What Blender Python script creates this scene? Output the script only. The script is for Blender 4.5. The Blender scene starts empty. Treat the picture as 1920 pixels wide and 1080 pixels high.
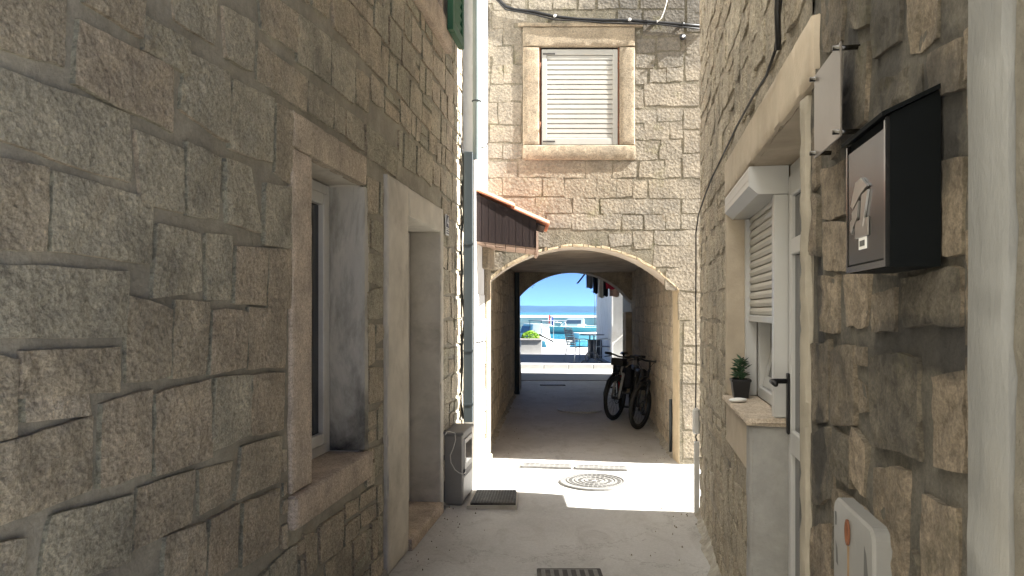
import bpy, bmesh, math, random
import numpy as np
from mathutils import Vector, Matrix

random.seed(7)
RNG = np.random.RandomState(11)
SC = bpy.context.scene
COL = SC.collection

# ------------------------------------------------------------------ camera, sky, sun, exposure
H = 1.62                      # eye height
F = 1350.0                    # focal length in photo pixels (photo 1920 wide)
cam_d = bpy.data.cameras.new('camera')
cam = bpy.data.objects.new('camera', cam_d)
COL.objects.link(cam)
cam.location = (0, 0, H)
cam.rotation_euler = (math.radians(90), 0, 0)
cam_d.sensor_width = 36.0
cam_d.lens = F / 1920 * 36.0
cam_d.shift_y = 45 / 1920
cam_d.clip_start = 0.05
cam_d.clip_end = 20000
SC.camera = cam

SUN_EL = math.radians(41)
SUN_AZ = (1.0, -0.15)         # towards the sun, seen from above
_n = math.hypot(*SUN_AZ)
SUN_DIR = Vector((SUN_AZ[0] / _n * math.cos(SUN_EL), SUN_AZ[1] / _n * math.cos(SUN_EL), math.sin(SUN_EL)))

world = bpy.data.worlds.new('World')
SC.world = world
world.use_nodes = True
wn = world.node_tree.nodes
wl = world.node_tree.links
sky = wn.new('ShaderNodeTexSky')
sky.sky_type = 'NISHITA'
sky.sun_disc = False
sky.sun_elevation = SUN_EL
sky.sun_rotation = math.atan2(SUN_AZ[0], SUN_AZ[1])
sky.altitude = 0
sky.air_density = 0.16
sky.dust_density = 0.0
sky.ozone_density = 5.0
wl.new(sky.outputs[0], wn['Background'].inputs['Color'])
wn['Background'].inputs['Strength'].default_value = 0.05

sun_d = bpy.data.lights.new('sun', 'SUN')
sun_d.energy = 4.4
sun_d.angle = math.radians(0.53)
sun_d.color = (1.0, 0.97, 0.92)
sun = bpy.data.objects.new('sun', sun_d)
COL.objects.link(sun)
sun.rotation_euler = SUN_DIR.to_track_quat('Z', 'Y').to_euler()
sun.location = (6, 0, 12)

SC.view_settings.view_transform = 'Standard'
SC.view_settings.look = 'None'
SC.view_settings.gamma = 1.0
SC.view_settings.use_curve_mapping = False
SC.view_settings.exposure = 2.66
SC.cycles.use_denoising = True
SC.cycles.max_bounces = 12
SC.cycles.diffuse_bounces = 6
SC.cycles.glossy_bounces = 4
SC.cycles.sample_clamp_indirect = 8

# ------------------------------------------------------------------ materials
MATS = {}


def nodes_of(name):
    m = bpy.data.materials.new(name)
    m.use_nodes = True
    nt = m.node_tree
    return m, nt, nt.nodes['Principled BSDF']


def ramp(nt, stops, interp='LINEAR'):
    r = nt.nodes.new('ShaderNodeValToRGB')
    r.color_ramp.interpolation = interp
    el = r.color_ramp.elements
    while len(el) < len(stops):
        el.new(0.5)
    for e, (p, c) in zip(el, stops):
        e.position = p
        e.color = (*c, 1) if len(c) == 3 else c
    return r


def noise_node(nt, vec, scale, detail=6, rough=0.6, dist=0.0):
    n = nt.nodes.new('ShaderNodeTexNoise')
    n.inputs['Scale'].default_value = scale
    n.inputs['Detail'].default_value = detail
    n.inputs['Roughness'].default_value = rough
    n.inputs['Distortion'].default_value = dist
    nt.links.new(vec, n.inputs['Vector'])
    return n


def mixc(nt, fac, a, b, mode='MIX'):
    m = nt.nodes.new('ShaderNodeMix')
    m.data_type = 'RGBA'
    m.blend_type = mode
    for sock, val in ((m.inputs[0], fac), (m.inputs[6], a), (m.inputs[7], b)):
        if hasattr(val, 'is_output'):
            nt.links.new(val, sock)
        elif isinstance(val, (int, float)):
            sock.default_value = val
        else:
            sock.default_value = (*val, 1)
    return m.outputs[2]


def math_node(nt, op, a, b=None):
    m = nt.nodes.new('ShaderNodeMath')
    m.operation = op
    for i, v in enumerate((a, b)):
        if v is None:
            continue
        if hasattr(v, 'is_output'):
            nt.links.new(v, m.inputs[i])
        else:
            m.inputs[i].default_value = v
    return m.outputs[0]


def obj_coord(nt, scale=(1, 1, 1), rot=(0, 0, 0), loc=(0, 0, 0)):
    t = nt.nodes.new('ShaderNodeTexCoord')
    mp = nt.nodes.new('ShaderNodeMapping')
    mp.inputs['Scale'].default_value = scale
    mp.inputs['Rotation'].default_value = rot
    mp.inputs['Location'].default_value = loc
    nt.links.new(t.outputs['Object'], mp.inputs['Vector'])
    return mp.outputs[0]


def plain(name, col, rough=0.6, metal=0.0, var=0.12, vscale=6.0, bump=0.0, bscale=60.0, spec=0.4,
          dirt=None, dirt_amt=0.5, dscale=2.5, coat=0.0, stretch=(1, 1, 1)):
    """a surface with its own colour, slight uneven tone, optional dirt patches and fine relief"""
    if name in MATS:
        return MATS[name]
    m, nt, b = nodes_of(name)
    vec = obj_coord(nt, scale=stretch)
    n = noise_node(nt, vec, vscale, 8, 0.62)
    lo = tuple(c * (1 - var) for c in col)
    hi = tuple(min(1, c * (1 + var)) for c in col)
    r = ramp(nt, [(0.3, lo), (0.7, hi)])
    nt.links.new(n.outputs['Fac'], r.inputs[0])
    out = r.outputs[0]
    if dirt:
        d = noise_node(nt, vec, dscale, 9, 0.68, 0.4)
        dr = ramp(nt, [(0.5, (0, 0, 0)), (0.68, (dirt_amt,) * 3)])
        nt.links.new(d.outputs['Fac'], dr.inputs[0])
        out = mixc(nt, dr.outputs[0], out, dirt)
    nt.links.new(out, b.inputs['Base Color'])
    b.inputs['Roughness'].default_value = rough
    b.inputs['Metallic'].default_value = metal
    b.inputs['Specular IOR Level'].default_value = spec
    b.inputs['Coat Weight'].default_value = coat
    if bump:
        bn = noise_node(nt, vec, bscale, 8, 0.65)
        bp = nt.nodes.new('ShaderNodeBump')
        bp.inputs['Strength'].default_value = bump
        bp.inputs['Distance'].default_value = 0.012
        nt.links.new(bn.outputs['Fac'], bp.inputs['Height'])
        nt.links.new(bp.outputs[0], b.inputs['Normal'])
    MATS[name] = m
    return m


def stone_mat(name, tints, rust=(0.30, 0.16, 0.07), rust_amt=0.5, dark=(0.10, 0.09, 0.07), dark_amt=0.5,
              bump=0.7, pit=0.5, fine=45.0, stretch=(1, 1, 1), moss=None, moss_amt=0.5, stain_pos=None, rust_pos=None, depth=0.02, low=0.9, grain=1.0):
    if name in MATS:
        return MATS[name]
    m, nt, b = nodes_of(name)
    vec = obj_coord(nt)
    g = nt.nodes.new('ShaderNodeNewGeometry')
    n = len(tints)
    r = ramp(nt, [(i / max(1, n - 1), t) for i, t in enumerate(tints)])
    nt.links.new(g.outputs['Random Per Island'], r.inputs[0])
    out = r.outputs[0]
    # broad uneven tone
    n1 = noise_node(nt, vec, 5.0, 8, 0.65)
    r1 = ramp(nt, [(0.28, (0.66, 0.66, 0.67)), (0.72, (1.25, 1.23, 1.20))])
    nt.links.new(n1.outputs['Fac'], r1.inputs[0])
    out = mixc(nt, 1.0, out, r1.outputs[0], 'MULTIPLY')
    # grain
    n2 = noise_node(nt, vec, 130.0, 6, 0.75)
    r2 = ramp(nt, [(0.33, (1 - 0.34 * grain, 1 - 0.35 * grain, 1 - 0.37 * grain)), (0.5, (1.0, 1.0, 1.0)), (0.64, (1 + 0.34 * grain, 1 + 0.33 * grain, 1 + 0.30 * grain))])
    nt.links.new(n2.outputs['Fac'], r2.inputs[0])
    out = mixc(nt, 1.0, out, r2.outputs[0], 'MULTIPLY')
    # rust coloured iron stains
    n3 = noise_node(nt, vec, 3.3, 8, 0.7, 0.3)
    r3 = ramp(nt, [(0.56, (0, 0, 0)), (0.74, (rust_amt,) * 3)])
    nt.links.new(n3.outputs['Color'], r3.inputs[0])
    rf = r3.outputs[0]
    if rust_pos is not None:
        rf = math_node(nt, 'MAXIMUM', rf, pos_mask(nt, rust_pos))
    out = mixc(nt, rf, out, rust)
    # lichen / soot patches
    vec2 = obj_coord(nt, loc=(7.3, 1.1, 3.7))
    n4 = noise_node(nt, vec2, 2.1, 10, 0.72, 0.4)
    r4 = ramp(nt, [(0.53, (0, 0, 0)), (0.70, (dark_amt,) * 3)])
    nt.links.new(n4.outputs['Fac'], r4.inputs[0])
    df = r4.outputs[0]
    if stain_pos is not None:
        df = math_node(nt, 'MAXIMUM', df, pos_mask(nt, stain_pos))
    out = mixc(nt, df, out, dark)
    if moss:
        vec3 = obj_coord(nt, loc=(-3.3, 5.1, 0.7))
        n5 = noise_node(nt, vec3, 3.4, 10, 0.75)
        r5 = ramp(nt, [(0.56, (0, 0, 0)), (0.68, (moss_amt,) * 3)])
        nt.links.new(n5.outputs['Fac'], r5.inputs[0])
        out = mixc(nt, r5.outputs[0], out, moss)
    nt.links.new(out, b.inputs['Base Color'])
    b.inputs['Roughness'].default_value = 0.88
    b.inputs['Specular IOR Level'].default_value = 0.25
    vb = obj_coord(nt, scale=stretch)
    h1 = noise_node(nt, vb, fine, 10, 0.78, 0.15)
    hc = ramp(nt, [(0.34, (1 - 0.38 * grain, 1 - 0.39 * grain, 1 - 0.40 * grain)), (0.5, (1.0, 1.0, 1.0)), (0.66, (1 + 0.22 * grain, 1 + 0.21 * grain, 1 + 0.19 * grain))])
    nt.links.new(h1.outputs['Fac'], hc.inputs[0])
    nt.links.new(mixc(nt, 1.0, out, hc.outputs[0], 'MULTIPLY'), b.inputs['Base Color'])
    vq = obj_coord(nt, scale=(1.0, 1.0, 2.2), rot=(0.3, 0.5, 0.2))
    h3 = noise_node(nt, vq, fine * 0.9, 5, 0.6, 0.2)
    h3.noise_type = 'RIDGED_MULTIFRACTAL'
    h2 = noise_node(nt, vb, fine * 0.28, 6, 0.6, 0.6)
    vo = nt.nodes.new('ShaderNodeTexVoronoi')
    vo.inputs['Scale'].default_value = fine * 1.1
    nt.links.new(vb, vo.inputs['Vector'])
    hsum = math_node(nt, 'ADD', math_node(nt, 'MULTIPLY', h1.outputs['Fac'], 0.7),
                     math_node(nt, 'MULTIPLY', h2.outputs['Fac'], low))
    hsum = math_node(nt, 'ADD', hsum, math_node(nt, 'MULTIPLY', vo.outputs['Distance'], pit))
    hsum = math_node(nt, 'ADD', hsum, math_node(nt, 'MULTIPLY', h3.outputs['Fac'], 0.16))
    bp = nt.nodes.new('ShaderNodeBump')
    bp.inputs['Strength'].default_value = bump
    bp.inputs['Distance'].default_value = depth
    nt.links.new(hsum, bp.inputs['Height'])
    nt.links.new(bp.outputs[0], b.inputs['Normal'])
    MATS[name] = m
    return m


def pos_mask(nt, spec):
    """a weathering patch on the wall: soft ellipsoid at centre c with radii r (object space), broken up by noise"""
    tot = None
    for c, rad, amt in spec:
        v = obj_coord(nt)
        s = nt.nodes.new('ShaderNodeVectorMath'); s.operation = 'SUBTRACT'
        nt.links.new(v, s.inputs[0]); s.inputs[1].default_value = c
        d = nt.nodes.new('ShaderNodeVectorMath'); d.operation = 'DIVIDE'
        nt.links.new(s.outputs[0], d.inputs[0]); d.inputs[1].default_value = rad
        l = nt.nodes.new('ShaderNodeVectorMath'); l.operation = 'LENGTH'
        nt.links.new(d.outputs[0], l.inputs[0])
        n = noise_node(nt, v, 6.0, 8, 0.7)
        k = math_node(nt, 'ADD', l.outputs['Value'], math_node(nt, 'MULTIPLY', math_node(nt, 'SUBTRACT', n.outputs['Fac'], 0.5), 1.9))
        mr = nt.nodes.new('ShaderNodeMapRange')
        mr.inputs['From Min'].default_value = 0.75
        mr.inputs['From Max'].default_value = 1.15
        mr.inputs['To Min'].default_value = amt
        mr.inputs['To Max'].default_value = 0.0
        nt.links.new(k, mr.inputs['Value'])
        o = mr.outputs[0]
        tot = o if tot is None else math_node(nt, 'MAXIMUM', tot, o)
    return tot


def glass_mat():
    if 'dark_glass' in MATS:
        return MATS['dark_glass']
    m, nt, b = nodes_of('dark_glass')
    b.inputs['Base Color'].default_value = (0.012, 0.014, 0.016, 1)
    b.inputs['Roughness'].default_value = 0.04
    b.inputs['Specular IOR Level'].default_value = 0.6
    MATS['dark_glass'] = m
    return m


def ground_mat():
    m, nt, b = nodes_of('worn_concrete')
    vec = obj_coord(nt)
    n1 = noise_node(nt, vec, 0.9, 9, 0.62, 0.3)
    r1 = ramp(nt, [(0.3, (0.40, 0.39, 0.37)), (0.5, (0.48, 0.472, 0.455)), (0.7, (0.54, 0.535, 0.52))])
    nt.links.new(n1.outputs['Fac'], r1.inputs[0])
    out = r1.outputs[0]
    n2 = noise_node(nt, vec, 60, 6, 0.7)
    r2 = ramp(nt, [(0.3, (0.86, 0.86, 0.86)), (0.7, (1.1, 1.1, 1.1))])
    nt.links.new(n2.outputs['Fac'], r2.inputs[0])
    out = mixc(nt, 1.0, out, r2.outputs[0], 'MULTIPLY')
    v2 = obj_coord(nt, scale=(1, 0.45, 1))
    n3 = noise_node(nt, v2, 3.4, 10, 0.7, 0.8)
    r3 = ramp(nt, [(0.5, (0, 0, 0)), (0.70, (0.6,) * 3)])
    nt.links.new(n3.outputs['Fac'], r3.inputs[0])
    out = mixc(nt, r3.outputs[0], out, (0.29, 0.27, 0.24))
    n4 = noise_node(nt, vec, 13, 4, 0.6)
    r4 = ramp(nt, [(0.70, (0, 0, 0)), (0.74, (0.6,) * 3)])
    nt.links.new(n4.outputs['Fac'], r4.inputs[0])
    out = mixc(nt, r4.outputs[0], out, (0.17, 0.155, 0.14))
    # hairline cracks
    vo = nt.nodes.new('ShaderNodeTexVoronoi')
    vo.feature = 'DISTANCE_TO_EDGE'
    vo.inputs['Scale'].default_value = 0.55
    nd = noise_node(nt, vec, 2.2, 6, 0.7)
    vm = nt.nodes.new('ShaderNodeVectorMath'); vm.operation = 'ADD'
    nt.links.new(vec, vm.inputs[0]); nt.links.new(nd.outputs['Color'], vm.inputs[1])
    nt.links.new(vm.outputs[0], vo.inputs['Vector'])
    rc = ramp(nt, [(0.0, (0.5,) * 3), (0.006, (0, 0, 0))])
    nt.links.new(vo.outputs['Distance'], rc.inputs[0])
    out = mixc(nt, rc.outputs[0], out, (0.15, 0.14, 0.12))
    nt.links.new(out, b.inputs['Base Color'])
    b.inputs['Roughness'].default_value = 0.6
    b.inputs['Specular IOR Level'].default_value = 0.5
    h = math_node(nt, 'ADD', math_node(nt, 'MULTIPLY', noise_node(nt, vec, 90, 6, 0.7).outputs['Fac'], 0.4),
                  noise_node(nt, vec, 7, 9, 0.6).outputs['Fac'])
    bp = nt.nodes.new('ShaderNodeBump')
    bp.inputs['Strength'].default_value = 0.45
    bp.inputs['Distance'].default_value = 0.02
    nt.links.new(h, bp.inputs['Height'])
    nt.links.new(bp.outputs[0], b.inputs['Normal'])
    return m


def water_mat():
    m, nt, b = nodes_of('sea_water')
    vec = obj_coord(nt, scale=(1, 0.5, 1))
    n = noise_node(nt, vec, 0.25, 6, 0.6)
    r = ramp(nt, [(0.35, (0.02, 0.16, 0.24)), (0.65, (0.05, 0.24, 0.32))])
    nt.links.new(n.outputs['Fac'], r.inputs[0])
    nt.links.new(r.outputs[0], b.inputs['Base Color'])
    b.inputs['Roughness'].default_value = 0.12
    b.inputs['IOR'].default_value = 1.33
    w = noise_node(nt, vec, 2.2, 5, 0.6)
    bp = nt.nodes.new('ShaderNodeBump')
    bp.inputs['Strength'].default_value = 0.9
    bp.inputs['Distance'].default_value = 0.25
    nt.links.new(w.outputs['Fac'], bp.inputs['Height'])
    nt.links.new(bp.outputs[0], b.inputs['Normal'])
    return m


L_STONE = stone_mat('left_limestone', [(0.40, 0.375, 0.285), (0.49, 0.44, 0.335), (0.37, 0.36, 0.28), (0.54, 0.50, 0.395),
                                       (0.49, 0.42, 0.32), (0.40, 0.385, 0.295), (0.56, 0.50, 0.395), (0.44, 0.385, 0.285)],
                    bump=1.0, dark=(0.19, 0.175, 0.14), dark_amt=0.55, rust=(0.27, 0.16, 0.09), rust_amt=0.45, pit=0.5, fine=46, depth=0.03)
L_MORTAR = stone_mat('left_mortar', [(0.32, 0.30, 0.245), (0.32, 0.30, 0.245)], bump=0.6, pit=0.15, rust_amt=0.25,
                     dark=(0.20, 0.185, 0.155), dark_amt=0.6, fine=34, grain=0.35)
FSTAIN = [((1.05, -3.3, 4.86), (0.95, 4, 0.30), 0.8), ((1.0, -3.3, 4.45), (0.45, 4, 0.22), 0.45)]
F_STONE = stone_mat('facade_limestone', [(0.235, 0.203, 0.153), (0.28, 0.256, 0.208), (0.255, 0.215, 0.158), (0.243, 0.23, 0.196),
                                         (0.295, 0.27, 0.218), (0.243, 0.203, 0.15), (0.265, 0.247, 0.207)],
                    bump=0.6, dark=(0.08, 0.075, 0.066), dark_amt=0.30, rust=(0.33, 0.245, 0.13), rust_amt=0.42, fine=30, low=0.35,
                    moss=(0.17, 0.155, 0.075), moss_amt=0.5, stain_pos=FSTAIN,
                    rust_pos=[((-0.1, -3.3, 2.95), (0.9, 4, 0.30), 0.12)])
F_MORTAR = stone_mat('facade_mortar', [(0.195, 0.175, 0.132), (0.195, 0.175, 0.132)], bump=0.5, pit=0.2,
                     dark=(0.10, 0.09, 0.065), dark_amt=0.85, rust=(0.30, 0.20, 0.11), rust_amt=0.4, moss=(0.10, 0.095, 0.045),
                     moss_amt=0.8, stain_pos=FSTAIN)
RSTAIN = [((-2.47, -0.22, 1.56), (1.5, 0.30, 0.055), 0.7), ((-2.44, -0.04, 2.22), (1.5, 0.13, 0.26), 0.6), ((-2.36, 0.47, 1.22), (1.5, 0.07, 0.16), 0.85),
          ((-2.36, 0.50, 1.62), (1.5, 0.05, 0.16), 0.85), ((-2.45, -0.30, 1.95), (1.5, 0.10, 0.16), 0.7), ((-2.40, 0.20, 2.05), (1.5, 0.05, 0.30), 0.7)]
R_STONE = stone_mat('right_limestone', [(0.41, 0.355, 0.27), (0.45, 0.40, 0.31), (0.38, 0.34, 0.27), (0.47, 0.42, 0.33), (0.40, 0.34, 0.255)],
                    bump=1.0, dark=(0.15, 0.135, 0.11), dark_amt=0.6, rust=(0.30, 0.19, 0.10), rust_amt=0.4, fine=42, pit=0.5, depth=0.03)
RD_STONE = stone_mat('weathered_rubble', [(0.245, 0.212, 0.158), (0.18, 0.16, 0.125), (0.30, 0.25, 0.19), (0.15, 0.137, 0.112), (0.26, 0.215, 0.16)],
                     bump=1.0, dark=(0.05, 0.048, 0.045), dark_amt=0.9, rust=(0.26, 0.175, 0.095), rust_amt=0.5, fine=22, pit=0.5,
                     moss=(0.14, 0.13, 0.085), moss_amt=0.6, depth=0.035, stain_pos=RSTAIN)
R_MORTAR = stone_mat('right_mortar', [(0.33, 0.295, 0.235), (0.33, 0.295, 0.235)], bump=0.8, pit=0.2, dark=(0.085, 0.078, 0.068),
                     dark_amt=0.85, rust_amt=0.3)
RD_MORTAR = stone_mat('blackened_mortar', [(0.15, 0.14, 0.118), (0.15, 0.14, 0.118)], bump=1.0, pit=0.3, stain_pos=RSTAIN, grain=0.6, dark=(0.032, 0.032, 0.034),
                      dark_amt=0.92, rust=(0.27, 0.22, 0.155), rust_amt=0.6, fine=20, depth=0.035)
T_STONE = stone_mat('tunnel_limestone', [(0.53, 0.46, 0.355), (0.58, 0.51, 0.405), (0.50, 0.44, 0.345), (0.55, 0.47, 0.365)],
                    bump=0.8, dark=(0.13, 0.11, 0.09), dark_amt=0.5, rust=(0.33, 0.2, 0.11), rust_amt=0.4)
T_MORTAR = stone_mat('tunnel_mortar', [(0.44, 0.385, 0.305), (0.44, 0.385, 0.305)], bump=0.5, pit=0.1, dark=(0.12, 0.105, 0.09), dark_amt=0.6)
DRESSED = stone_mat('dressed_stone', [(0.45, 0.39, 0.31), (0.49, 0.42, 0.34), (0.46, 0.385, 0.31)], bump=0.3, pit=0.1, fine=60,
                    dark=(0.22, 0.20, 0.165), dark_amt=0.45, rust=(0.36, 0.27, 0.19), rust_amt=0.3)
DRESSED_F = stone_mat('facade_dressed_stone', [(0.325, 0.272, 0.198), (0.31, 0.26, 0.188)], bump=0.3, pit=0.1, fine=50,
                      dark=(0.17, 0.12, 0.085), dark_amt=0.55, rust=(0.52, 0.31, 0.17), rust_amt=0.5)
PLASTER = plain('beige_plaster', (0.54, 0.505, 0.435), 0.9, var=0.14, vscale=4, bump=0.25, bscale=45, dirt=(0.25, 0.225, 0.18), dirt_amt=0.5, spec=0.2)
PLASTER_R = plain('warm_plaster', (0.45, 0.385, 0.30), 0.9, var=0.12, vscale=4, bump=0.2, bscale=50, dirt=(0.30, 0.25, 0.19), dirt_amt=0.45, spec=0.2)
PLASTER_J = plain('beige_jamb_plaster', (0.32, 0.29, 0.235), 0.92, var=0.15, vscale=6, bump=0.35, bscale=60, dirt=(0.21, 0.19, 0.15), dirt_amt=0.5, spec=0.2)
GREY_RENDER = plain('grey_render', (0.205, 0.207, 0.20), 0.92, var=0.16, vscale=7, bump=0.4, bscale=70, dirt=(0.24, 0.225, 0.19), dirt_amt=0.5,
                    spec=0.2, stretch=(1, 1, 0.35))
ROUGH_RENDER = plain('rough_render', (0.215, 0.20, 0.165), 0.95, var=0.2, vscale=12, bump=1.0, bscale=90, dirt=(0.19, 0.17, 0.135), dirt_amt=0.6, spec=0.2)
PARAPET = plain('grey_parapet_render', (0.33, 0.325, 0.31), 0.92, var=0.16, vscale=7, bump=0.4, bscale=70, dirt=(0.24, 0.225, 0.19), dirt_amt=0.5, spec=0.2)
MILDEW = plain('mildewed_plaster', (0.46, 0.435, 0.38), 0.92, var=0.2, vscale=3, bump=0.3, bscale=40, dirt=(0.045, 0.042, 0.036), dirt_amt=0.95,
               dscale=1.9, spec=0.2, stretch=(1, 1, 0.4))
WHITE_WALL = plain('white_limewash', (0.78, 0.775, 0.75), 0.9, var=0.06, vscale=3, bump=0.25, bscale=30, dirt=(0.55, 0.51, 0.44), dirt_amt=0.4, spec=0.2)
PVC = plain('white_plastic', (0.47, 0.47, 0.46), 0.35, var=0.04, dirt=(0.5, 0.48, 0.42), dirt_amt=0.25, dscale=4)
PVC_D = plain('aged_grey_plastic', (0.56, 0.55, 0.52), 0.5, var=0.06, dirt=(0.34, 0.32, 0.28), dirt_amt=0.4)
SLAT = plain('shutter_cream', (0.43, 0.415, 0.37), 0.4, var=0.05, dirt=(0.45, 0.41, 0.33), dirt_amt=0.3)
SHUT = plain('shutter_white_paint', (0.40, 0.395, 0.36), 0.55, var=0.06, dirt=(0.50, 0.46, 0.37), dirt_amt=0.4, dscale=3)
GLASS = glass_mat()
BLACK = plain('black_plastic', (0.012, 0.012, 0.013), 0.4, var=0.2)
BLACKM = plain('black_enamel', (0.002, 0.003, 0.0035), 0.7, var=0.2, spec=0.12)
STEEL_D = plain('dark_polished_steel', (0.11, 0.108, 0.104), 0.2, metal=1.0, var=0.08)
STEEL = plain('brushed_steel', (0.34, 0.32, 0.295), 0.34, metal=0.9, var=0.06, stretch=(1, 1, 8))
GLOSS = plain('gloss_black_enamel', (0.010, 0.010, 0.010), 0.26, var=0.2, spec=0.35)
FROST = plain('frosted_plate', (0.20, 0.18, 0.16), 0.35, metal=0.35, var=0.15, vscale=5)
SILVER = plain('silver_emblem', (0.42, 0.41, 0.385), 0.38, metal=1.0, var=0.05)
IRON = plain('cast_iron', (0.05, 0.048, 0.045), 0.6, metal=0.3, var=0.3, vscale=20, bump=0.3, bscale=80, dirt=(0.25, 0.22, 0.18), dirt_amt=0.5)
IRON_M = plain('mid_grey_cast_iron', (0.115, 0.112, 0.105), 0.65, metal=0.2, var=0.25, vscale=20, bump=0.3, bscale=80)  # paler grey iron for the manhole rings and studs
IRON_P = plain('dusty_cast_iron', (0.20, 0.196, 0.186), 0.75, var=0.2, vscale=20, bump=0.3, bscale=80, dirt=(0.09, 0.085, 0.075), dirt_amt=0.4)
IRON_T = plain('worn_bright_iron', (0.42, 0.42, 0.41), 0.5, var=0.3, vscale=30, bump=0.3)
GALV = plain('grey_painted_metal', (0.05, 0.062, 0.066), 0.45, var=0.1, dirt=(0.10, 0.11, 0.11), dirt_amt=0.4, stretch=(1, 1, 0.3))
GALV_L = plain('pale_painted_metal', (0.26, 0.31, 0.31), 0.4, var=0.08, dirt=(0.34, 0.40, 0.40), dirt_amt=0.4, stretch=(1, 1, 0.3))
CAB = plain('grey_cabinet_plastic', (0.27, 0.26, 0.24), 0.7, var=0.08, bump=0.1, dirt=(0.19, 0.175, 0.15), dirt_amt=0.4)
CAB_L = plain('pale_meter_door', (0.55, 0.53, 0.48), 0.5, var=0.08)
GREEN = plain('green_shutter_paint', (0.012, 0.075, 0.035), 0.5, var=0.15, dirt=(0.05, 0.10, 0.06), dirt_amt=0.4)
GREEN_P = plain('faded_green_paint', (0.30, 0.33, 0.27), 0.65, var=0.12)
TERRA = plain('terracotta', (0.55, 0.22, 0.125), 0.85, var=0.2, vscale=18, bump=0.25, bscale=60, dirt=(0.40, 0.24, 0.17), dirt_amt=0.5)
WOOD_D = plain('dark_stained_wood', (0.022, 0.011, 0.009), 0.6, var=0.3, vscale=9, bump=0.2, bscale=40, stretch=(6, 6, 0.5))
WOOD_P = plain('pale_weathered_wood', (0.42, 0.29, 0.22), 0.8, var=0.15, vscale=9, bump=0.15, bscale=40, stretch=(1, 8, 8))
CABLE = plain('black_cable', (0.012, 0.012, 0.012), 0.5)
CABLE_W = plain('white_cable', (0.62, 0.60, 0.55), 0.5)
RUST = plain('rusty_iron', (0.16, 0.062, 0.03), 0.85, var=0.35, vscale=40, bump=0.4)
RUST_L = plain('rust_streak', (0.27, 0.185, 0.105), 0.8, var=0.2, vscale=14)
WORN = plain('worn_grey_patch', (0.10, 0.10, 0.098), 0.7, var=0.15)
LID = plain('old_white_plastic', (0.20, 0.198, 0.188), 0.45, var=0.08, vscale=9, dirt=(0.40, 0.38, 0.33), dirt_amt=0.5)
NAVY = plain('navy_enamel', (0.012, 0.016, 0.05), 0.3)
WHITE = plain('white_enamel', (0.78, 0.78, 0.76), 0.35, var=0.03)
TYRE = plain('tyre_rubber', (0.02, 0.02, 0.02), 0.85, var=0.2, bump=0.3)
BIKE_K = plain('black_bike_paint', (0.012, 0.012, 0.014), 0.3, coat=0.3)
BIKE_G = plain('grey_bike_paint', (0.33, 0.33, 0.33), 0.35, coat=0.3)
BIKE_R = plain('red_bike_part', (0.45, 0.02, 0.03), 0.35)
LEAF = plain('dark_leaf', (0.035, 0.085, 0.04), 0.5, var=0.4, vscale=30)
LEAF_L = plain('lime_leaf', (0.24, 0.42, 0.03), 0.55, var=0.35, vscale=12)
LEAF_T = plain('tree_leaf', (0.10, 0.20, 0.05), 0.55, var=0.35, vscale=8)
BARK = plain('bark', (0.14, 0.10, 0.07), 0.9, var=0.3, bump=0.6, bscale=30)
GRIT = plain('grit', (0.20, 0.17, 0.13), 0.95, var=0.4)
SOIL = plain('soil', (0.06, 0.045, 0.03), 0.95, var=0.3, bump=0.5)
GROUND = ground_mat()
PAVE = plain('terrace_paving', (0.30, 0.30, 0.31), 0.8, var=0.1, vscale=5, bump=0.15)
KERB = plain('white_limestone_kerb', (0.46, 0.45, 0.42), 0.8, var=0.08, bump=0.2)
STREET = plain('pale_street_stone', (0.34, 0.33, 0.31), 0.8, var=0.08, bump=0.15)
SEA = water_mat()
HILL = plain('hill_scrub', (0.02, 0.045, 0.05), 0.95, var=0.3, vscale=0.01)
BOAT = plain('white_gelcoat', (0.78, 0.79, 0.77), 0.25, var=0.03)
BOAT_G = plain('pale_green_hull', (0.52, 0.66, 0.60), 0.3, var=0.05)
BOAT_B = plain('blue_canvas', (0.05, 0.08, 0.35), 0.7)
BOAT_W = plain('tinted_boat_window', (0.10, 0.14, 0.20), 0.15, var=0.1)
BREAK = plain('breakwater_concrete', (0.58, 0.56, 0.51), 0.9, var=0.12, vscale=0.4)
RED = plain('red_paint', (0.55, 0.05, 0.05), 0.45)
ALU = plain('chair_aluminium', (0.42, 0.45, 0.48), 0.4, metal=0.6)
WOVEN = plain('dark_woven_strap', (0.16, 0.18, 0.21), 0.7)
TABLE = plain('grey_table_metal', (0.12, 0.13, 0.15), 0.45, metal=0.4)
WICKER = plain('charcoal_planter', (0.055, 0.06, 0.07), 0.7, bump=0.3)
C_GREY = plain('grey_cloth', (0.16, 0.17, 0.19), 0.9, bump=0.2)
C_BLACK = plain('black_cloth', (0.012, 0.012, 0.016), 0.9)
C_RED = plain('red_cloth', (0.38, 0.02, 0.04), 0.9)
C_WHITE = plain('white_cloth', (0.75, 0.75, 0.68), 0.9)
C_PEACH = plain('peach_cloth', (0.75, 0.52, 0.40), 0.9)
CEIL = plain('tunnel_ceiling_plaster', (0.58, 0.50, 0.41), 0.9, var=0.18, vscale=3, bump=0.4, bscale=25, dirt=(0.30, 0.19, 0.13), dirt_amt=0.6)
ARCHP = plain('pale_arch_mortar', (0.52, 0.42, 0.28), 0.9, var=0.15, vscale=8, bump=0.6, bscale=30)

# ------------------------------------------------------------------ noise
_TAB = RNG.rand(256, 256)


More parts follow.
